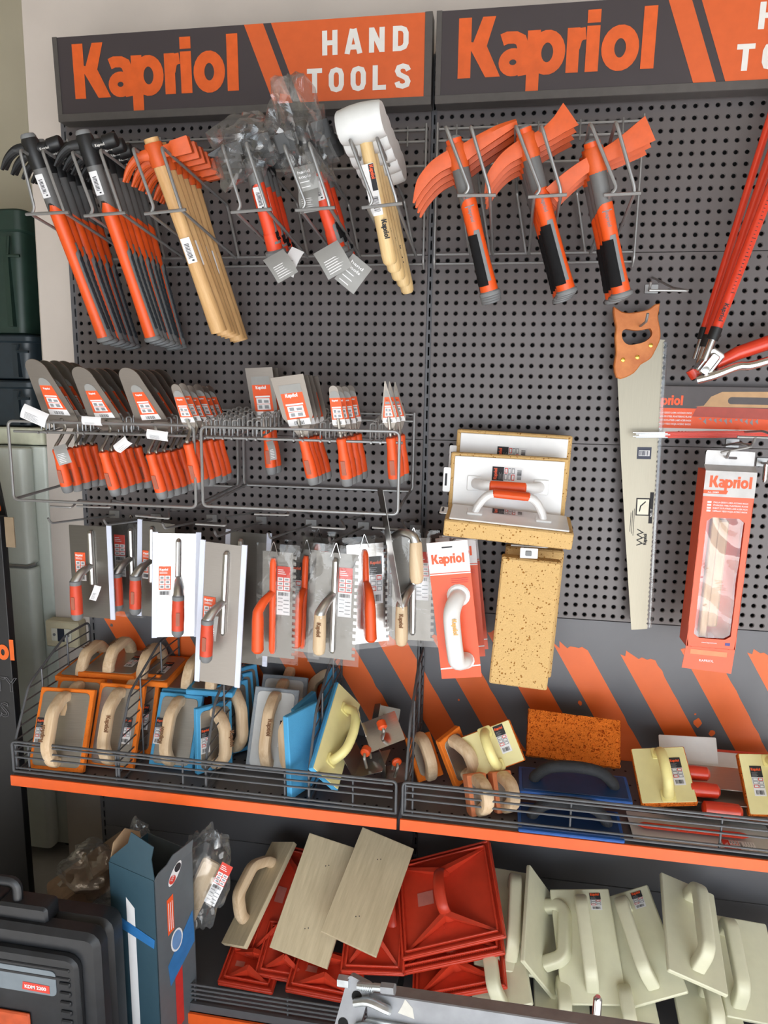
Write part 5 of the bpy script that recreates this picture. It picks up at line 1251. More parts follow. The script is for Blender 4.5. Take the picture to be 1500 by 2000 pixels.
M, w_, h_ = flat((106, 1320), (210, 1320), .866, .012, .165, .015); board_float('orange sponge float lying on top, nearest the basket end', M, w_, h_, .016, SP_O, PLATE_G, DWOOD, GO, None, True, flip=-1)
M, w_, h_ = flat((151, 1313), (256, 1326), .882, .012, .165, .015); board_float('orange sponge float lying on top between two others', M, w_, h_, .016, SP_O, PLATE_G, DWOOD, GO, 'dark', True, flip=-1)
M, w_, h_ = flat((218, 1326), (322, 1338), .868, .012, .165, .012); board_float('orange sponge float lying on top, nearest the blue floats', M, w_, h_, .016, SP_O, PLATE_G, DWOOD, GO, 'dark', True, flip=-1)
# blue
M, w_, h_ = stand((289, 1496), (374, 1509), (326, 1352), .08); board_float('blue rubber float with wooden handle, standing square to the front', M, w_, h_, .014, SP_B, PLATE_G, DWOOD, GB, 'dark', labx=.004, flip=-1)
A = atz(386, 1514, .68); M, w_, h_ = fit3(A, at(455, 1492, A.y+.085), at(421, 1376, A.y+.07)); board_float('blue rubber float with wooden handle, turned askew beside the wire divider', M, w_, h_, .016, SP_B, PLATE_G, DWOOD, GB, 'dark', True, labx=.010)
for i in range(3):
    A = atz(418+16*i, 1490-12*i, .68); M, w_, h_ = fit3(A, at(486+14*i, 1470-14*i, A.y+.08), at(446+14*i, 1340-16*i, A.y+.07)); M = T(0, .02, 0) @ M
    board_float('blue rubber float standing behind the askew one, %s' % ('next to it', 'between two others', 'farthest back')[i], M, w_, h_, .016, SP_B, PLATE_G, DWOOD if i < 1 else None, GB, None, False)
M, w_, h_ = flat((315, 1346), (412, 1346), .852, .010, .165, .018); board_float('blue rubber float lying on top, partly under the nearest plastering trowel', M, w_, h_, .015, SP_B, PLATE_G, DWOOD, GB, 'dark', False)
M, w_, h_ = flat((362, 1347), (457, 1350), .866, .012, .175, .022); board_float('blue rubber float lying on top against the wire divider', M, w_, h_, .015, SP_B, PLATE_G, DWOOD, GB, 'dark', False)
# grey
for i, (a, b, c) in enumerate((((478, 1502), (566, 1515), (510, 1341)), ((492, 1470), (582, 1482), (522, 1320)), ((508, 1440), (596, 1450), (540, 1296)))):
    M, w_, h_ = stand(a, b, c, .085); M = T(0, .012*i, 0) @ M
    board_float('grey felt float with wooden handle, %s of three' % ('front', 'second', 'rearmost')[i], M, w_, h_, .012, SP_G, PLATE_W, DWOOD, GG, 'dark' if i == 0 else None, i == 0)
# blue ones showing their rubber side
def rubber_out(label, tl, tr, bl, Y, dY, dYt, th=.016, handle=True):
    A = at(*bl, Y); B = at(tr[0]+(bl[0]-tl[0]), tr[1]+(bl[1]-tl[1]), Y+dY); C = at(*tl, Y+dYt)
    M, w_, h_ = fit3(A, B, C); o = thing('sponge_float', label, 'float', M, GB)
    mb = MB(); mb.rbox(0, 0, w_, h_, -th, 0, .003, .002); mb.build('board', SP_B, o)
    mb = MB(); mb.rbox(.01, .01, w_-.01, h_-.01, -th-.0018, -th+.001, .01, .0006); mb.build('plate', PLATE_G, o)
    mb = MB(); wood_D(mb, T(w_/2, h_/2, -th) @ RY(180), h_*.8); mb.build('handle', DWOOD, o)
    return o
rubber_out('blue float with its plain rubber side out, hanging over the wire front', (567, 1398), (626, 1358), (570, 1562), -.372, .115, .03)
rubber_out('blue float with rubber side out, half hidden behind the overhanging one', (594, 1371), (633, 1331), (596, 1480), -.20, .09, .02)
rubber_out('thin sliver of blue float standing by the grey ones', (634, 1296), (652, 1298), (632, 1420), -.11, .07, .02)
# blue float with cream handle leaning along the divider
A, B, C = at(646, 1533, -.355), at(692, 1363, -.13), at(668, 1550, -.365)
x = (B-A).normalized(); n_ = V((.80, -.45, .32)); n_ = (n_-x*n_.dot(x)).normalized(); y = n_.cross(x)
w_ = (B-A).length; M = mat4(A, y*-1, x, n_) if False else mat4(A+V((0, 0, 0)), x.cross(n_).normalized(), x, x.cross(n_).normalized().cross(x))
board_float('blue-backed float with cream plate and handle, leaning among the corner trowels', M @ T(-.075, 0, 0), .105, w_, .014, SP_B, CREAM, CREAM_H, GB, None, False, .003, w_*.7, rad=.003)

# corner trowels: two plates folded at a right angle, orange-gripped handle inside
def corner_trowel(label, o_, x, y, w_=.085, h_=.11, plate=None):
    x = V(x).normalized(); y = V(y); y = (y-x*y.dot(x)).normalized(); M = mat4(o_, x, y, x.cross(y)); o = thing('corner_trowel', label, 'trowel', M, 'corner trowels')
    mb = MB(); mb.rbox(0, 0, w_, h_, -.0006, .0006, .003, 0); mb.build('wing', plate or MIRROR, o)
    mb = MB(); mb.rbox(0, 0, w_, h_, -.0006, .0006, .003, 0, 0, RY(-88)); mb.build('wing', plate or MIRROR, o)
    p0, p1 = V((w_*.42, h_*.25, .006)), V((w_*.42, h_*.7, .006)); q = V((.7, 0, .7))
    mb = MB(); mb.tube(bend([p0, p0+V((.01, 0, .035)), p1+V((.01, 0, .035)), p1], .012), .004, 8); mb.build('handle_rod', ALU, o)
    mb = MB(); mb.tube([p0+V((.01, .008, .035)), p0+V((.01, .011, .035)), p1+V((.01, -.011, .035)), p1+V((.01, -.008, .035))], [.009, .0125, .0125, .009], 12); mb.build('grip', TORANGE, o)
    return o
corner_trowel('bright corner trowel with orange grip, standing open towards the post', at(724, 1470, -.25), (.85, .3, .30), (-.1, .75, .6), .095, .085)
corner_trowel('dark steel corner trowel lying in front of the other corner trowels', at(690, 1520, -.29), (.75, -.15, .35), (.25, .9, .25), .085, .085, STEEL)
corner_trowel('corner trowel at the back with its orange grip raised', at(722, 1432, -.10), (.8, .2, -.2), (.2, .5, .8), .075, .08, STEEL)
corner_trowel('small corner trowel lying low behind the wire front', at(752, 1535, -.30), (.8, .35, .1), (-.3, .8, .25), .07, .06, STEEL)

# ------------------------------------------------------------------ right bay
GC = 'floats on the right shelf'
A = atz(818, 1528, .678); M, w_, h_ = fit3(A, A+V((.062, .03, .012)), A+V((.045, .10, .105))); board_float('orange sponge float with grey-brown wooden handle beside the wire divider', M, w_, h_, .016, SP_O, PLATE_G, DWOOD, GC, None, False, HL=.10)
A = at(890, 1546, -.24); B = at(872, 1500, -.27)
x = V((.55, .62, .25)).normalized(); y = V((-.10, .22, 1)); y = (y-x*y.dot(x)).normalized(); M = mat4(at(893, 1540, -.245), x, y, x.cross(y)); board_float('narrow orange sponge float on edge, wooden handle pointing at the cream float', M, .075, .135, .018, SP_O, PLATE_G, DWOOD, GC, None, False, HL=.10)
M, w_, h_ = fit3(at(926, 1522, -.275), at(1026, 1485, -.265), at(928, 1429, -.225)); board_float('cream-plated orange float tilted up against the big orange sponge', M, w_, h_, .020, SP_OC, CREAM, CREAM_H, GC, 'dark', False, .002, h_*.95, rad=.003)
# big loose orange sponge
M, w_, h_ = fit3(at(1028, 1474, -.19), at(1212, 1500, -.19), at(1040, 1385, -.12)); o = thing('sponge_slab', 'big coarse orange sponge slab lying over the blue trowels', 'sponge', M)
mb = MB(); nx, ny = 44, 22; rr = random.Random(5)
def zz(i, j): return .004*mnoise.noise(V((i*1.3, j*1.3, 1.7)))+rr.uniform(-.0014, .0014)
top = [[(w_*i/nx+.0015*mnoise.noise(V((i*.8, j*.7, 9))), h_*j/ny+.0015*mnoise.noise(V((i*.8, j*.7, 4))), zz(i, j)) for i in range(nx+1)] for j in range(ny+1)]
mb.rings(top[::-1], closed=False)
edge = [top[0][i] for i in range(nx+1)]+[top[j][nx] for j in range(1, ny+1)]+[top[ny][i] for i in range(nx-1, -1, -1)]+[top[j][0] for j in range(ny-1, 0, -1)]
mb.rings([edge]+[[(x+.0015*rr.uniform(-1, 1), y+.0015*rr.uniform(-1, 1), -.022*k/4) for x, y, z in edge] for k in range(1, 5)], caps=(False, True)); mb.build('foam_block', SP_OC, o)
mb = MB(); mb.rbox(.004, .004, w_-.004, h_-.004, -.026, -.022, .004, .001); mb.build('backing_board', CREAM, o)
# salmon floats with wooden handles, low behind the wire
for i, (px, py) in enumerate(((922, 1596), (972, 1590))):
    A = atz(px, py, .677); M, w_, h_ = fit3(A, A+V((.045, .02, 0)), A+V((.012, .05, .085))); board_float('salmon rubber float low behind the wire, %s' % ('nearer the divider', 'nearer the blue trowels')[i], M, w_, h_, .035, SP_P, PLATE_G, DWOOD, GC, None, False, HL=.07)
# blue trowels with black handles
for i, (fl, fr, z, d, dz, lb) in enumerate((((1012, 1620), (1222, 1646), .680, .10, .010, 'lowest, against the wire front'), ((1014, 1545), (1236, 1566), .735, .095, .012, 'lying on the lowest one'))):
    A, B = atz(*fl, z), atz(*fr, z); B = V((B.x, A.y, B.z)); M, w_, h_ = fit3(A, B, A+V((.02, d, dz)))
    o = thing('blue_float', 'blue plastic float with fat black foam handle, ' + lb, 'float', M, 'blue plastic floats')
    mb = MB(); mb.rbox(0, 0, w_, h_, -.008, 0, .004, .002); mb.build('base', BLUEPL, o)
    mb = MB(); mb.rbox(.008, .008, w_-.008, h_-.008, 0, .003, .004, .001); mb.build('raised_deck', mat('blue_plastic_dark', (30, 60, 104), .5) if 'blue_plastic_dark' not in MATS else MATS['blue_plastic_dark'], o)
    mb = MB(); p = sm([(-w_*.36, 0, 0), (-w_*.34, 0, .014), (-w_*.22, 0, .040), (0, 0, .048), (w_*.22, 0, .040), (w_*.34, 0, .014), (w_*.36, 0, 0)], 5); mb.tube(p, [(.0145, .0135)]*len(p), 12, 0, T(w_/2, h_/2, 0), ref=(0, 1, 0)); mb.build('handle', BLKFOAM, o)
# cream floats
M, w_, h_ = fit3(at(1253, 1571, -.295), at(1364, 1568, -.295), at(1226, 1462, -.185)); board_float('cream-plated orange float lying on the red-gripped trowels', M, w_, h_, .020, SP_OC, CREAM, CREAM_H, GC, 'dark', False, .002, h_*.9, rad=.003)
M, w_, h_ = fit3(at(1464, 1592, -.285), at(1590, 1596, -.285), at(1392, 1470, -.195)); board_float('cream-plated orange float cut off by the picture edge', M, w_, h_, .020, SP_OC, CREAM, CREAM_H, GC, 'dark', False, .002, h_*.9, rad=.003, labx=.02)
o = thing('white_sheet', 'thin white plastic sheet standing behind the red grips', 'sheet', fit3(at(1290, 1500, -.11), at(1405, 1508, -.13), at(1279, 1434, -.06))[0]); _, w_, h_ = fit3(at(1290, 1500, -.11), at(1405, 1508, -.13), at(1279, 1434, -.06))
mb = MB(); mb.rbox(0, 0, w_, h_, -.003, 0, .003, .001); mb.build('sheet', WHITEPL, o); mb = MB(); mb.rbox(w_*.1, .004, w_*.9, .01, 0, .002, .001, .0004); mb.build('rib', WHITEPL, o)
M, w_, h_ = fit3(at(1400, 1505, -.09), at(1560, 1520, -.09), at(1380, 1462, -.05)); o = thing('white_sheet', 'white plastic sheet behind the cream float at the picture edge', 'sheet', M); mb = MB(); mb.rbox(0, 0, w_, h_, -.003, 0, .003, .001); mb.build('sheet', WHITEPL, o); mb = MB(); mb.rbox(0, h_-.006, w_, h_, 0, .003, .001, .0004); mb.build('red_edge', TRI, o)
# steel trowels with red grips lying on the deck
for i, (fl, fr, z, d, gp) in enumerate((((1238, 1640), (1540, 1690), .677, .105, ((1246, 1610), (1462, 1634))), ((1300, 1590), (1540, 1625), .700, .10, ((1372, 1578), (1450, 1588))), ((1300, 1560), (1520, 1590), .725, .10, ((1345, 1540), (1405, 1546))), ((1290, 1530), (1500, 1556), .745, .10, ((1322, 1506), (1386, 1514))))):
    A, B = atz(*fl, z), atz(*fr, z); B = V((B.x, A.y, A.z)); M, w_, h_ = fit3(A, B, A+V((.01, d, .004)))
    o = thing('steel_float', 'steel trowel with red handle lying flat, %s' % ('lowest, at the wire front', 'under the cream float', 'second from the top', 'topmost by the white sheet')[i], 'trowel', M, 'red-handled steel trowels')
    mb = MB(); mb.rbox(0, 0, w_, h_, -.001, .001, .003, 0); mb.build('blade', PLATE_W if i == 0 else PLATE_G, o)
    Mi = M.inverted(); a = Mi @ atz(*gp[0], z+(.012 if i == 0 else .025)); b = Mi @ atz(*gp[1], z+(.012 if i == 0 else .025)); b.z = a.z; b.y = a.y
    mb = MB()
    if i == 0: mb.tube([a, a.lerp(b, .06), a.lerp(b, .94), b], [(.003, .003), (.010, .005), (.010, .005), (.003, .003)], 10, ref=(0, 1, 0)); mb.build('red_spine', TRI, o); mb = MB(); card_label(mb, .03, .07, T(w_*.62, .004, .0015) @ RZ(90) @ T(0, -.07, 0), 'card'); mb.build('product_label', CARDM, o, smooth=0)
    else: mb.tube([a, a.lerp(b, .05), a.lerp(b, .5), a.lerp(b, .92), b], [.010, .0165, .0175, .0165, .010], 14); mb.build('red_grip', TRI, o)
# ================================================================== base shelf
POPLAR = mat_wood('poplar_board', (190, 174, 142), (214, 198, 166), 5, (16, 1.6, 16))
PLRED = mat('red_plastic', (206, 62, 38), .38, var=.05); PVC = mat('pale_cream_plastic', (226, 224, 196), .42, var=.025)
def wood_float(label, M, w_, h_, side=-1, handle=True):
    """plain wooden board; handle on its far side when side is -1"""
    o = thing('wooden_float', label, 'float', M, 'wooden plastering floats'); th = .014
    mb = MB(); mb.rbox(0, 0, w_, h_, -th, 0, .001, .0008); mb.build('board', POPLAR, o)
    mb = MB(); C = T(w_/2, h_/2, -th) @ RY(180) if side < 0 else T(w_/2, h_/2, 0)
    wood_D(mb, C, h_*.55, .055, 0, .0165, .0145, 10); mb.build('handle', DWOOD, o)
    mb = MB()
    for dx, dy in ((-.006, .0), (.002, .004)):
        for s_ in (-1, 1): mb.lathe([(.0016, 0), (.0016, .0003)], 6, 0, T(w_/2+dx, h_/2+s_*h_*.27+dy, .0))
    mb.build('nail_heads', INK, o); return o
M, w_, h_ = fit3(at(526, 1850, -.36), at(638, 1893, -.38), at(636, 1637, -.16)); wood_float('bare wooden float leaning left of the topmost wooden one', M, w_*1.0, h_)
M, w_, h_ = fit3(at(626, 1818, -.37), at(735, 1869, -.39), at(705, 1614, -.15)); wood_float('topmost bare wooden float with nail dots, leaning highest', M, w_, h_)
A, B, C = at(476, 1849, -.37), at(574, 1644, -.13), at(407, 1912, -.405)
y = (B-A).normalized(); x = (A-C); x = (x-y*x.dot(y)).normalized(); M = mat4(A-x*.105, x, y, x.cross(y)); n_ = x.cross(y)
wood_float('wooden float turned away, its pale arched handle towards the clear bag', M, .105, (B-A).length, 1)
def red_float(label, M, w_, h_, pyramid=True, perf=False, handle=True):
    """moulded red plastic float: rim, sunken field, ribs rising to a strap handle"""
    o = thing('red_float', label, 'float', M, 'red plastic floats'); th = .010
    mb = MB(); mb.rbox(0, 0, w_, h_, -th, 0, .004, .002)
    def rim(k, z, t=.005):
        for x0, y0, x1, y1 in ((k, k, w_-k, k+t), (k, h_-k-t, w_-k, h_-k), (k, k, k+t, h_-k), (w_-k-t, k, w_-k, h_-k)): mb.rbox(x0, y0, x1, y1, 0, z, .001, .001)
    rim(.001, .008); rim(.013, .013, .004); mb.build('tray', PLRED, o)
    mb = MB(); c = w_/2; y0, y1 = h_*.30, h_*.74; H = .050
    if pyramid:
        for (cx, cy), (tx, ty) in (((.016, .016), (c, y0)), ((w_-.016, .016), (c, y0)), ((.016, h_-.016), (c, y1)), ((w_-.016, h_-.016), (c, y1))):
            a, b = V((cx, cy, .002)), V((tx, ty, H*.75)); d = (b-a); s_ = V((-d.y, d.x, 0)).normalized()*.003
            mb = MB(); mb.add([a+s_, a-s_, V((b.x, b.y, 0))-s_, V((b.x, b.y, 0))+s_, b-s_*2.2, b+s_*2.2], [(0, 1, 2, 3), (0, 5, 4, 1), (1, 4, 2), (0, 3, 5), (2, 4, 5, 3)]); mb.build('rib', PLRED, o)
    if handle:
        mb = MB(); p = sm([(c, y0-.004, .0), (c, y0, .02), (c, y0+.012, H), (c, (y0+y1)/2, H+.012), (c, y1-.012, H), (c, y1, .02), (c, y1+.004, .0)], 5); mb.tube(p, [(.0150, .0075)]*len(p), 12, 0, ref=(1, 0, 0)); mb.build('strap_handle', PLRED, o)
    if perf:
        mb = MB()
        for i in range(int(w_/.006)):
            for j in range(3): mb.lathe([(.0015, 0), (.0015, .0002)], 5, 0, T(.006+.006*i, .006+.007*j, .0062))
        q = mb.build('vent_holes', mat('deep_red', (110, 34, 26), .6) if 'deep_red' not in MATS else MATS['deep_red'], o, smooth=0); q['kind'] = 'stuff'
    mb = MB(); mb.quad((w_*.2, h_*.48, .0015), (w_*.36, h_*.48, .0015), (w_*.36, h_*.62, .0015), (w_*.2, h_*.62, .0015)); mb.build('clear_sticker', mat('faded_sticker', (196, 120, 110), .3) if 'faded_sticker' not in MATS else MATS['faded_sticker'], o, smooth=0)
    return o
def rf(label, bl, br, tl, Yb, Yt, **k):
    M, w_, h_ = fit3(at(*bl, Yb), at(*br, Yb+k.pop('skew', 0)), at(*tl, Yt)); return red_float(label, M, w_, h_, **k)
rf('red plastic float facing out with ribs rising to its strap handle', (786, 1876), (988, 1830), (823, 1676), -.34, -.13)
rf('red plastic float directly beneath the facing one, its dotted rim showing', (782, 1904), (986, 1862), (815, 1705), -.345, -.115, perf=True, handle=False)
rf('red plastic float lowest right, beneath the dotted rim', (806, 1962), (990, 1928), (824, 1790), -.38, -.16, perf=True)
rf('red plastic float behind the topmost wooden float', (664, 1900), (790, 1905), (716, 1678), -.355, -.10, handle=False)
rf('red plastic float standing in the gap right of the topmost wooden float', (738, 1900), (820, 1890), (786, 1690), -.30, -.08)
rf('red plastic float between the turned wooden float and the leaning one', (478, 1866), (588, 1896), (580, 1656), -.33, -.07, handle=False)
rf('red plastic float low at the wire beneath the turned wooden float', (424, 1920), (532, 1940), (480, 1850), -.40, -.30, pyramid=True, handle=False)
rf('red plastic float low at the wire, peeping out under the leaning wooden float', (496, 1905), (604, 1924), (540, 1800), -.375, -.25, handle=False)
rf('red plastic float lowest at the wire front', (556, 1934), (700, 1962), (590, 1850), -.41, -.30, handle=False)
def pvc_float(label, bl, br, tl, Yb, Yt, skew=0, lab=False, HL=None, hx=.5, flip=False):
    M, w_, h_ = fit3(at(*bl, Yb), at(*br, Yb+skew), at(*tl, Yt))
    o = thing('cream_float', label, 'float', M, 'pale cream plastic floats'); th = .012
    mb = MB(); mb.rbox(0, 0, w_, h_, -th, 0, .004, .0025); mb.build('board', PVC, o)
    mb = MB(); HL = HL or h_*.66; C = T(w_*hx, h_*.52, 0)
    p = bend([(0, -HL/2-.012, 0), (0, -HL/2, .040), (0, -HL/2+.012, .052), (0, HL/2-.014, .052), (0, HL/2, .038), (0, HL/2, 0)], .010, 3)
    mb.tube(p, [(.0165, .0155)]*len(p), 16, 0, C, ref=(1, 0, 0), sq=.4); mb.build('handle', PVC, o)
    if lab: mb = MB(); card_label(mb, .028, .040, T(w_*.66, h_*.80, .0006), 'dark' if lab == 1 else 'card'); mb.build('product_label', CARDM, o, smooth=0)
    return o
pvc_float('pale cream float beside the red float, partly behind the on-edge one', (925, 1884), (1045, 1908), (945, 1690), -.33, -.12, hx=.60)
pvc_float('pale cream float turned on edge, looped handle seen from the side', (1024, 1878), (1097, 1967), (1024, 1672), -.38, -.18, .085, HL=.13)
pvc_float('pale cream float facing out with a dark label at its upper corner', (1098, 1962), (1226, 1964), (1112, 1736), -.36, -.15, lab=1)
pvc_float('pale cream float leaning right, next after the labelled one', (1228, 1970), (1344, 1938), (1196, 1748), -.355, -.14, lab=1)
pvc_float('highest pale cream float, tilted across its neighbours', (1306, 1894), (1424, 1946), (1272, 1694), -.37, -.13, .0)
pvc_float('pale cream float behind the tilted one, its handle near the edge', (1420, 1985), (1545, 2010), (1374, 1782), -.33, -.12, hx=.22)
pvc_float('pale cream float cut off at the picture edge', (1545, 2010), (1680, 2040), (1492, 1815), -.32, -.12)
pvc_float('lower pale cream float with a red and white card, under the tilted one', (1335, 2040), (1470, 2062), (1326, 1905), -.40, -.25, lab=2, HL=.09)
pvc_float('lower pale cream float beneath the on-edge one', (1046, 2030), (1160, 2050), (1040, 1900), -.41, -.25, HL=.08)
pvc_float('lower pale cream float behind the steel strut', (925, 1985), (1040, 1960), (930, 1870), -.40, -.28, HL=.09)
pvc_float('lower pale cream float beneath the labelled one', (1180, 2050), (1300, 2050), (1170, 1930), -.42, -.30, HL=.08)

# ================================================================== fridge niche
FRIDGE = mat('fridge_white', (214, 220, 212), .4, var=.02)
fx1 = -1.272; fz = 1.535
o = thing('fridge', 'white two-door fridge in the niche behind the black boards', 'fridge', T(-1.58, .45, 0))
def FB(x0, y0, z0, x1, y1, z1, nm, r=.012, m=FRIDGE):
    mb = MB(); mb.rbox(x0+1.58, y0-.45, x1+1.58, y1-.45, z0, z1, r, .004); return mb.build(nm, m, o)
FB(-1.885, .20, .03, fx1, .80, fz-.06, 'body'); FB(-1.89, .19, fz-.055, fx1+.002, .80, fz, 'top_cover', m=mat('fridge_top', (206, 208, 186), .45))
FB(-1.885, .135, .05, fx1-.035, .195, 1.075, 'lower_door', .02); FB(-1.885, .135, 1.088, fx1-.035, .195, fz-.062, 'upper_door', .02)
mb = MB(); mb.tube([(-.3, -.312, 1.082), (.26, -.312, 1.082), (.285, -.305, 1.09)], .006, 8); mb.build('handle_strip', WIRE, o)
for x in (-.27, .27):
    mb = MB(); mb.lathe([(.02, 0), (.02, .03)], 10, 0, T(x, -.2, 0)); mb.build('foot', BLACKPL, o)
GREENPL = mat('dark_green_plastic', (30, 52, 44), .45, var=.1); NAVYPL = mat('dark_navy_plastic', (34, 46, 54), .4, var=.1)
def crate(label, x0, x1, y0, y1, z0, z1, m):
    c = T((x0+x1)/2, (y0+y1)/2, z0); o = thing('storage_box', label, 'storage box', c, 'storage boxes on the fridge'); a, b, h = (x1-x0)/2, (y1-y0)/2, z1-z0
    mb = MB(); mb.rings([[(x*k, y*k2, z) for x, y in rrect(-a, -b, a, b, .03)] for z, k, k2 in ((0, .90, .90), (.004, .92, .92), (h*.85, .97, .97))]); mb.build('tub', m, o)
    mb = MB(); mb.rbox(-a, -b, a, b, h*.82, h, .03, .006); mb.build('lid', m, o)
    for x in (-.7, -.2, .3, .8): mb = MB(); mb.box((a*x, -b*.96, h*.42), (.018, .02, h*.72)); mb.build('rib', m, o)
    mb = MB(); mb.tube(bend([(a*.86, -b-.004, h*.78), (a*.86, -b-.016, h*.62), (a*.98, -b-.012, h*.62)], .006), .005, 6); mb.build('clip', m, o)
    return o
crate('dark green storage box on top of the stack over the fridge', -1.95, -1.300, .20, .72, 1.835, 2.215, GREENPL)
crate('dark navy storage box between the green one and the lowest', -1.95, -1.292, .20, .72, 1.69, 1.832, NAVYPL)
crate('dark navy storage box lowest, standing on the fridge', -1.95, -1.30, .20, .72, 1.537, 1.687, NAVYPL)
# socket box
c = at(131, 1234, .155); o = thing('socket_box', 'old ivory surface socket box on the white wall', 'socket', T(c.x, .1718, c.z) @ RX(90)); IV = mat('ivory_plastic', (206, 196, 166), .5, var=.06)
mb = MB(); mb.rbox(-.060, -.045, .060, .045, 0, .045, .006, .004); mb.build('case', IV, o)
mb = MB(); mb.rbox(-.036, -.022, .036, .022, .045, .049, .003, .001); mb.build('cover_plate', mat('ivory_light', (222, 220, 206), .4), o)
mb = MB(); mb.rbox(-.012, -.022, .012, .022, .049, .052, .001, .0006); mb.build('dark_module', mat('module_navy', (44, 50, 62), .4), o)
for x in (-.025, .025): mb = MB(); mb.lathe([(.005, .049), (.005, .0505)], 10, 0, T(x, 0, 0)); mb.build('screw', GREYPL, o)

# ================================================================== things standing on the floor in front
# black display boards beside the fridge
BOARD = mat('black_board', (28, 28, 30), .45, var=.1)
A = at(78, 1760, -.12); A = V((A.x, A.y, .0)); top = at(36, 1003, -.12); hgt = top.z; xr = (A.x+top.x)/2
o = thing('display_stand', 'black display stand with brand lettering and outlined SAFETY SHOES words', 'display', T(xr-.25, -.12, 0))
mb = MB(); mb.rbox(-.25, -.06, .25, -.035, 0, hgt, .002, .002); mb.build('carcass', BOARD, o)
Mi = o.matrix_world.inverted(); FR = RX(90)
def onb(px, py): return Mi @ at(px, py, -.181)
p = onb(29, 1290); mb = MB(); hL = .062; logo(mb, T(p.x-3.35*hL, -.061, p.z) @ RX(90) @ T(0, 0, 0), hL, 0, .0005); mb.build('brand_lettering', ORANGE_PRINT, o, smooth=0)
mb = MB()
for wd, (px, py) in (('SAFETY', (36, 1352)), ('SHOES', (19, 1400))):
    p = onb(px, py); vs, fs = text_mesh(wd, 0, .012); wdt = (max(v[0] for v in vs)-min(v[0] for v in vs)); k = .046/.73; text(mb, T(p.x-wdt*k, -.062, p.z) @ RX(90), wd, .046, 0, .0006, 0, outline=.012)
mb.build('outlined_lettering', mat('outline_grey', (120, 120, 124), .5), o, smooth=0)
p = onb(30, 1040); mb = MB(); mb.box((p.x-.015, -.0625, p.z), (.028, .003, .085)); mb.build('parcel_tape', mat('parcel_tape', (140, 122, 100), .4), o)
p0, p1 = at(-60, 870, -.02), at(20, 1003, -.02)
o = thing('display_card', 'black leaning card with an orange splash above the display stand', 'display', T(p1.x, -.03, p1.z))
mb = MB(); mb.prism([(-.20, -.02), (.0, -.02), (-.028, .17), (-.20, .17)], 0, .006, 0, RX(90)); mb.build('card', BOARD, o)
rr = random.Random(8); mb = MB(); mb.add([(-.038+.034*math.cos(a)*rr.uniform(.5, 1), -.0065, .022+.028*math.sin(a)*rr.uniform(.5, 1)) for a in [2*PI*i/14 for i in range(14)]], [tuple(range(14))]); mb.build('orange_splash', ORANGE_PRINT, o, smooth=0)
# tall blue-grey carton
TEAL = mat('teal_carton', (50, 78, 92), .5, var=.04); TEAL2 = mat('grey_teal_carton', (92, 100, 106), .4, var=.05); KRAFT = mat('kraft_inside', (176, 148, 116), .8)
pa, pb, pc = at(213, 1700, -.50), at(301, 1722, -.545), at(355, 1665, -.47)
z1 = (pa.z+pb.z)/2-.0
x = (V((pb.x, pb.y, 0))-V((pa.x, pa.y, 0))); w1 = x.length; x.normalize(); yb = V((-x.y, x.x, 0)); w2 = .125
o = thing('tall_carton', 'tall blue-grey tool carton with torn open top and white stripe', 'box', mat4(V((pa.x, pa.y, 0)), x, yb, V((0, 0, 1)))); H = pb.z
for nm, bx_, m in (('front_panel', ((w1/2, .001, H/2), (w1, .002, H)), TEAL), ('side_panel', ((w1-.001, w2/2, H/2), (.002, w2, H)), TEAL2), ('side_panel', ((.001, w2/2, H/2), (.002, w2, H)), TEAL), ('back_panel', ((w1/2, w2, H/2), (w1, .002, H)), TEAL2)):
    mb = MB(); mb.box(*bx_); mb.build(nm, m, o, smooth=0)
mb = MB(); mb.prism([(0, 0), (w1, 0), (w1*.88, .045), (w1*.90, .075), (w1*.40, .088), (w1*.36, .060), (w1*.03, .012)], -.001, .001, 0, T(0, .002, H-.001) @ RX(78)); mb.build('torn_flap', TEAL, o)
mb = MB(); mb.prism([(.004, 0), (w2*.8, 0), (w2*.8, .02), (w2*.45, .055), (w2*.15, .04)], -.001, .001, 0, T(.001, 0, H-.001) @ RZ(90) @ RX(86)); mb.build('torn_flap', KRAFT, o)
mb = MB(); mb.prism([(0, 0), (w2, 0), (w2, .034), (w2*.45, .036), (w2*.3, .02), (w2*.1, .015)], -.001, .001, 0, T(w1-.001, 0, H-.001) @ RZ(90) @ RX(100)); mb.build('torn_flap', TEAL2, o)
mb = MB(); xs = w1*.36; mb.add([(xs, -.0005, 0), (xs+.027, -.0005, 0), (xs+.027, -.0005, H-.095), (xs, -.0005, H-.075)], [(0, 1, 2, 3)]); mb.build('white_stripe', PAPER, o, smooth=0)
BLUEP = mat('blade_blue', (52, 118, 180), .35)
mb = MB(); mb.tube([(w1*.12, -.001, H-.150), (w1*.95, -.001, H-.168)], [(.016, .0006), (.013, .0006)], 12, ref=(0, 0, 1)); mb.tube([(w1*.12, -.0016, H-.143), (w1*.85, -.0016, H-.160)], [(.004, .0004)]*2, 8, ref=(0, 0, 1)); mb.build('pictured_blade', BLUEP, o)
mb = MB(); S_ = T(w1+.0006, 0, 0) @ RZ(90) @ RX(90)
mb.prism([(w2*.25, H-.25), (w2*.95, H-.16), (w2*.98, H-.215), (w2*.98, H-.25), (w2*.30, H-.31)], 0, .0004, 0, S_); mb.build('pictured_blade', BLUEP, o)
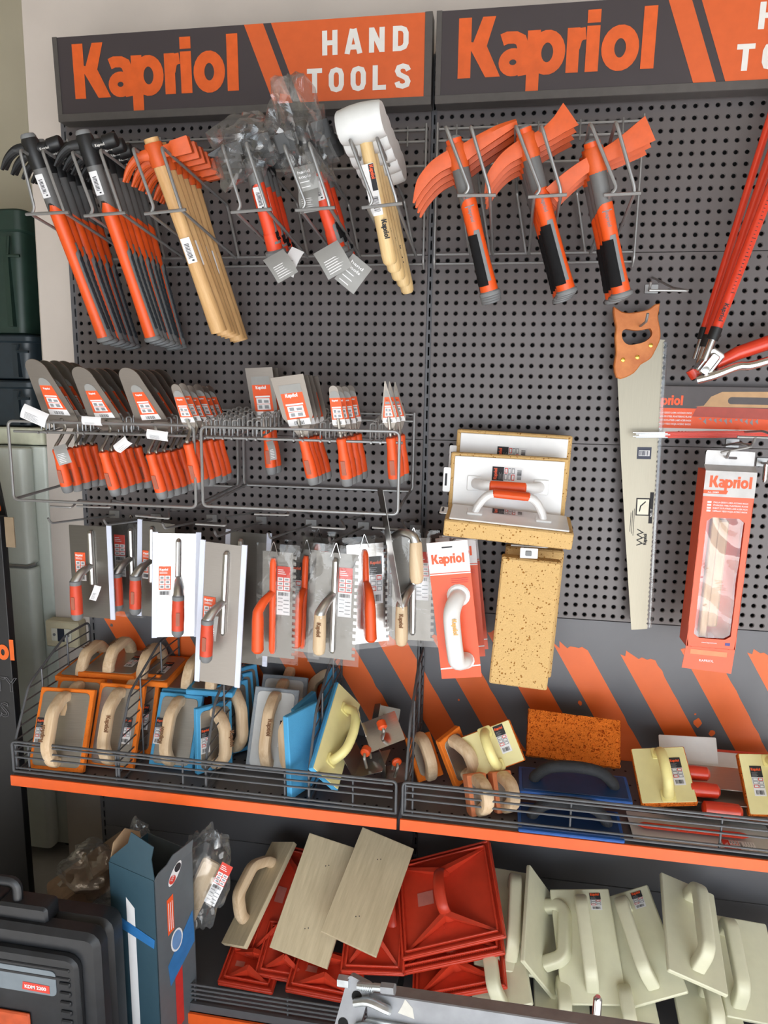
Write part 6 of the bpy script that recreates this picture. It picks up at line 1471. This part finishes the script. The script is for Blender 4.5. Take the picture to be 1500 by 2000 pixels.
mb = MB(); mb.add([(w2*.28, H-.17, .0003), (w2*.45, H-.165, .0003), (w2*.45, H-.07, .0003), (w2*.28, H-.075, .0003)], [(0, 1, 2, 3)], 0, S_); mb.add([(w2*.42, H-.45, .0003), (w2*.62, H-.44, .0003), (w2*.62, H-.28, .0003), (w2*.42, H-.30, .0003)], [(0, 1, 2, 3)], 1, S_)
for i in range(3): mb.quad((w2*(.31+.05*i), H-.16, .0006), (w2*(.325+.05*i), H-.16, .0006), (w2*(.325+.05*i), H-.085, .0006), (w2*(.31+.05*i), H-.085, .0006), 2, S_)
el = ell(0, 0, .030, .014, 20); mb.add([(x_, y_, .0004) for x_, y_ in el], [tuple(range(20))], 2, S_ @ T(w2*.52, H-.022, 0) @ RZ(48))
for dx, m in ((-.014, 3), (.014, 4)): e2 = ell(dx, 0, .011, .011, 14); mb.add([(x_, y_, .0007) for x_, y_ in e2], [tuple(range(14))], m, S_ @ T(w2*.52, H-.022, 0) @ RZ(48))
text(mb, S_ @ T(w2*.43, H-.036, 0) @ RZ(48), '230', .007, 2, .001)
e3 = ell(w2*.5, H-.20, .020, .030, 18); mb.add([(x_, y_, .0007) for x_, y_ in e3], [tuple(range(18))], 2, S_); e3 = ell(w2*.5, H-.20, .016, .025, 18); mb.add([(x_, y_, .0010) for x_, y_ in e3], [tuple(range(18))], 5, S_)
mb.build('carton_print', [LORANGE, mat('carton_red', (206, 54, 50), .4), PAPER, LRED, INK, mat('picture_blue', (110, 150, 200), .4)], o, smooth=0)
# black power-tool case
CASE = mat('scuffed_black_case', (36, 38, 42), .42, var=.25, scale=25, bump=.1); CASE2 = mat('case_grey_label', (120, 130, 138), .5, var=.06)
ca = at(214, 1800, -.60); o = thing('tool_case', 'black plastic tool case with KDM 2200 label', 'tool case', T(ca.x-.32, -.60, 0)); ct = ca.z+.0; R_ = .32
mb = MB(); mb.rbox(-R_, 0, R_, ct, 0, .05, .03, .012, 0, RX(90)); mb.build('front_shell', CASE, o)
mb = MB(); mb.rbox(-R_, 0, R_, ct-.004, 0, .06, .03, .012, 0, T(0, .062, 0) @ RX(90)); mb.build('rear_shell', CASE, o)
mb = MB(); mb.rbox(-R_+.035, .04, R_-.04, ct-.045, .05, .064, .03, .012, 0, RX(90)); mb.build('raised_panel', CASE, o)
rx0 = (o.matrix_world.inverted() @ at(116, 1920, -.664)).x
for i in range(9): mb = MB(); mb.rbox(rx0, ct-.122-.024*i, R_-.062, ct-.110-.024*i, .062, .069, .003, .0025, 0, RX(90)); mb.build('ridge', CASE, o)
for i in range(2): mb = MB(); mb.rbox(-R_+.06, ct-.085-.022*i, R_-.062, ct-.076-.022*i, .062, .067, .003, .002, 0, RX(90)); mb.build('ridge', CASE, o)
mb = MB(); mb.rbox(.06, ct-.012, .185, ct+.035, -.02, .030, .01, .006, 0, RX(90)); mb.build('latch', CASE, o)
mb = MB(); mb.rbox(-.05, ct-.012, .055, ct+.03, -.03, .02, .01, .006, 0, RX(90)); mb.build('latch', CASE, o)
mb = MB(); hx = (Mi.inverted() @ V((0, 0, 0))).x*0; q1 = o.matrix_world.inverted() @ at(38, 1800, -.61); q0 = o.matrix_world.inverted() @ at(34, 1722, -.61)
mb.tube(bend([q1, q0, q0+V((-.14, 0, .0)), q1+V((-.14, 0, 0))], .02), [(.012, .010)]*12, 10); mb.build('carry_handle', CASE, o)
lp = o.matrix_world.inverted() @ at(112, 1946, -.664); mb = MB(); mb.rbox(lp.x-.30, lp.z, lp.x, lp.z+.064, .064, .066, .012, .0004, 0, RX(90)); mb.build('grey_label', CASE2, o)
mb = MB(); rp = o.matrix_world.inverted() @ at(43, 1930, -.667); Fm = T(rp.x, -.0668, rp.z) @ RX(90)
mb.add([(0, -.002, 0), (.068, -.004, 0), (.068, .016, 0), (.003, .018, 0)], [(0, 1, 2, 3)], 0, Fm); text(mb, Fm @ T(.007, .003, 0), 'KDM 2200', .0088, 1, .0004, .03, width=.053); mb.build('model_plate', [LRED, PAPER], o, smooth=0)
cp = o.matrix_world.inverted() @ at(2, 1990, -.667); mb = MB(); mb.rbox(cp.x-.03, cp.z-.03, cp.x+.075, cp.z+.028, .064, .072, .004, .003, 0, RX(90)); mb.build('orange_catch', mat('dirty_orange', (196, 84, 44), .5, var=.15), o)
# steel strut with clamp jaw, resting on a stand
GALV = mat('galvanised_steel', (158, 160, 165), .6, .45, .10, 30); GALVL = mat('bright_galvanised', (206, 212, 216), .35, .8, .12, 60)
a, b = at(705, 1968, -.70), at(1290, 2062, -.78); x = (b-a).normalized(); y = V((0, .35, 1)); y = (y-x*y.dot(x)).normalized(); M = mat4(a, x, y, x.cross(y)); L_ = (b-a).length+.15
o = thing('steel_strut', 'galvanised steel strut with clamp jaw and bolts in the foreground', 'clamp stand', M)
mb = MB(); mb.rbox(.02, -.025, L_, .040, -.022, .022, .003, .002); mb.build('beam', GALV, o)
mb = MB(); mb.rbox(.02, -.030, L_, -.004, .020, .030, .002, .001); mb.build('bright_flange', GALVL, o)
mb = MB(); hp = rrect(-.036, -.075, .014, .060, .008); mb.prism(hp, .010, .026, 0, RZ(-18)); mb.build('jaw_plate', GALV, o)
for hx_, hy in ((-.008, .030), (-.020, -.028)): mb = MB(); mb.lathe([(.011, .0262), (.011, .0266)], 14, 0, RZ(-18) @ T(hx_, hy, 0)); mb.build('jaw_hole', BLACK, o)
for hy in (.052, -.056):
    mb = MB(); mb.tube([(.005, hy, .03), (.075, hy+.004, .03)], .007, 10, 0); [mb.tube([(.012+.004*i, hy, .03), (.014+.004*i, hy, .03)], .0082, 10) for i in range(7)]; mb.build('threaded_bolt', GALVL, o)
    mb = MB(); mb.tube([(.055, hy+.003, .03), (.082, hy+.004, .03)], .0105, 6); mb.build('bolt_sleeve', GALV, o)
    mb = MB(); mb.tube([(-.052+hy*.25, hy, .02), (-.028+hy*.25, hy, .02)], .012, 6); mb.build('nut', GALVL, o)
for hy in (.022, -.022): mb = MB(); mb.tube(sm([(.0, hy, .03), (.03, hy+.008, .036), (.06, hy, .034), (.068, hy-.006, .026)], 4), [(.010, .008)]*13, 10); mb.build('cast_lug', GALVL, o)
Mi = M.inverted(); st = M @ V((.30, 0, 0)); mb = MB(); mb.tube([Mi @ V((st.x, st.y, 0)), Mi @ V((st.x, st.y, st.z-.02))], .02, 12); mb.build('stand_leg', GALV, o)
mb = MB(); mb.lathe([(.12, 0), (.12, .012), (.03, .02)], 20, 0, Mi @ T(st.x, st.y, 0)); mb.build('stand_foot', GALV, o)
mb = MB(); mb.rbox(L_*.52, -.012, L_*.62, .012, .030, .0315, .003, .0004); mb.build('rating_plate', STEEL, o)
mb = MB(); mb.add([(.085, .0, .0304), (.118, -.006, .0304), (.115, .012, .0304), (.100, .026, .0304), (.094, .014, .0304)], [(0, 1, 2, 3, 4)], 0, T(0, .012, -.008)); mb.build('worn_patch', mat('bare_zinc', (214, 212, 204), .5), o, smooth=0)
c = at(1168, 1946, -.60); o = thing('chrome_post', 'upright chrome tube tip in front of the cream floats', 'post', T(c.x, c.y, 0)); mb = MB(); mb.tube([(0, 0, 0), (0, 0, c.z-.006), (0, 0, c.z)], [.009, .009, .005], 14); mb.build('tube', CHROME, o); mb = MB(); mb.lathe([(.08, 0), (.08, .008), (.012, .014)], 18); mb.build('foot', GALV, o)
# clear bags behind the carton
a = at(395, 1715, -.36)
crumpled('clear_bag', 'large clear plastic bag of cards standing behind the tall carton', None, (.075, .055, .155), 11, FILM3, .6, T(*a) @ RY(14))
o = thing('carded_pack', 'red and white card packed inside the large clear bag', 'card', T(*at(398, 1760, -.40)) @ RX(90) @ RZ(-24)); mb = MB(); card_label(mb, .03, .13, T(0, 0, 0), 'card'); mb.build('card', CARDM, o, smooth=0); mb = MB(); mb.rbox(-.05, -.10, .0, .10, -.03, -.012, .01, .006); mb.build('wooden_grip', HWOOD, o)
a = at(190, 1705, -.22); crumpled('clear_bag', 'dusty clear bag slumped between the wall and the tall carton', None, (.12, .09, .09), 14, FILM3, .6, T(*a))
a = at(270, 1640, -.28); crumpled('clear_bag', 'small clear bag tip standing above the torn carton', None, (.035, .03, .06), 17, FILM3, .6, T(*a))
mb = MB(); mb.rbox(-.06, -.12, .06, .12, 0, .07, .01, .006); o = thing('wrapped_bundle', 'brown wrapped bundle inside the dusty clear bag', 'bundle', T(*at(195, 1725, -.22)) @ RZ(-50) @ RX(25)); mb.build('wrapping', mat('brown_wrap', (140, 116, 96), .7, var=.15), o); mb = MB(); mb.box((0, 0, .071), (.13, .012, .003)); mb.build('tape', MATS['parcel_tape'], o)

# ================================================================== pieces that belong to a part hang under that part
NEST = {'ribbed_grip': ('handle',), 'grip_border': ('handle',), 'butt_cap': ('handle',), 'grey_collar': ('handle',), 'barcode_label': ('handle', 'blade'), 'burnt_lettering': ('grip', 'handle'), 'grip_print': ('grip', 'handle'),
        'grey_end': ('grip', 'handle'), 'collar': ('grip',), 'head_print': ('head',), 'paper_label': ('blade', 'handle'), 'edge_guard': ('blade',), 'product_label': ('plate', 'blade', 'board'), 'brand_lettering': ('sign_face', 'carcass'),
        'white_lettering': ('sign_face',), 'orange_field': ('sign_face',), 'outlined_lettering': ('carcass',), 'parcel_tape': ('carcass',), 'brass_bolt': ('wooden_handle',), 'blade_print': ('blade',), 'tooth_guard': ('blade',), 'grip_pad': ('handle',),
        'vent_holes': ('tray',), 'clear_sticker': ('tray',), 'handle_print': ('handle',), 'model_plate': ('grey_label',), 'jaw_hole': ('jaw_plate',), 'screw': ('cover_plate',), 'dark_module': ('cover_plate',), 'card_print': ('backing_card',),
        'gold_lettering': ('white_handle',), 'nail_heads': ('board',), 'white_stripe': ('front_panel',), 'handle_print ': ('handle',), 'raised_deck': ('base',), 'ridge': ('front_shell',), 'raised_panel': ('front_shell',), 'worn_patch': ('beam',), 'rating_plate': ('beam',)}
bpy.context.view_layer.update()
for root in [o for o in COL.objects if o.parent is None and o.type == 'EMPTY']:
    ch = {}
    for c in root.children: ch.setdefault(c.name.split('.')[0], c)
    for c in list(root.children):
        for tgt in NEST.get(c.name.split('.')[0], ()):
            p = ch.get(tgt)
            if p is not None and p is not c and not c.children:
                ml = p.matrix_local.inverted() @ c.matrix_local; c.parent = p; c.matrix_parent_inverse = Matrix.Identity(4); c.matrix_local = ml; break
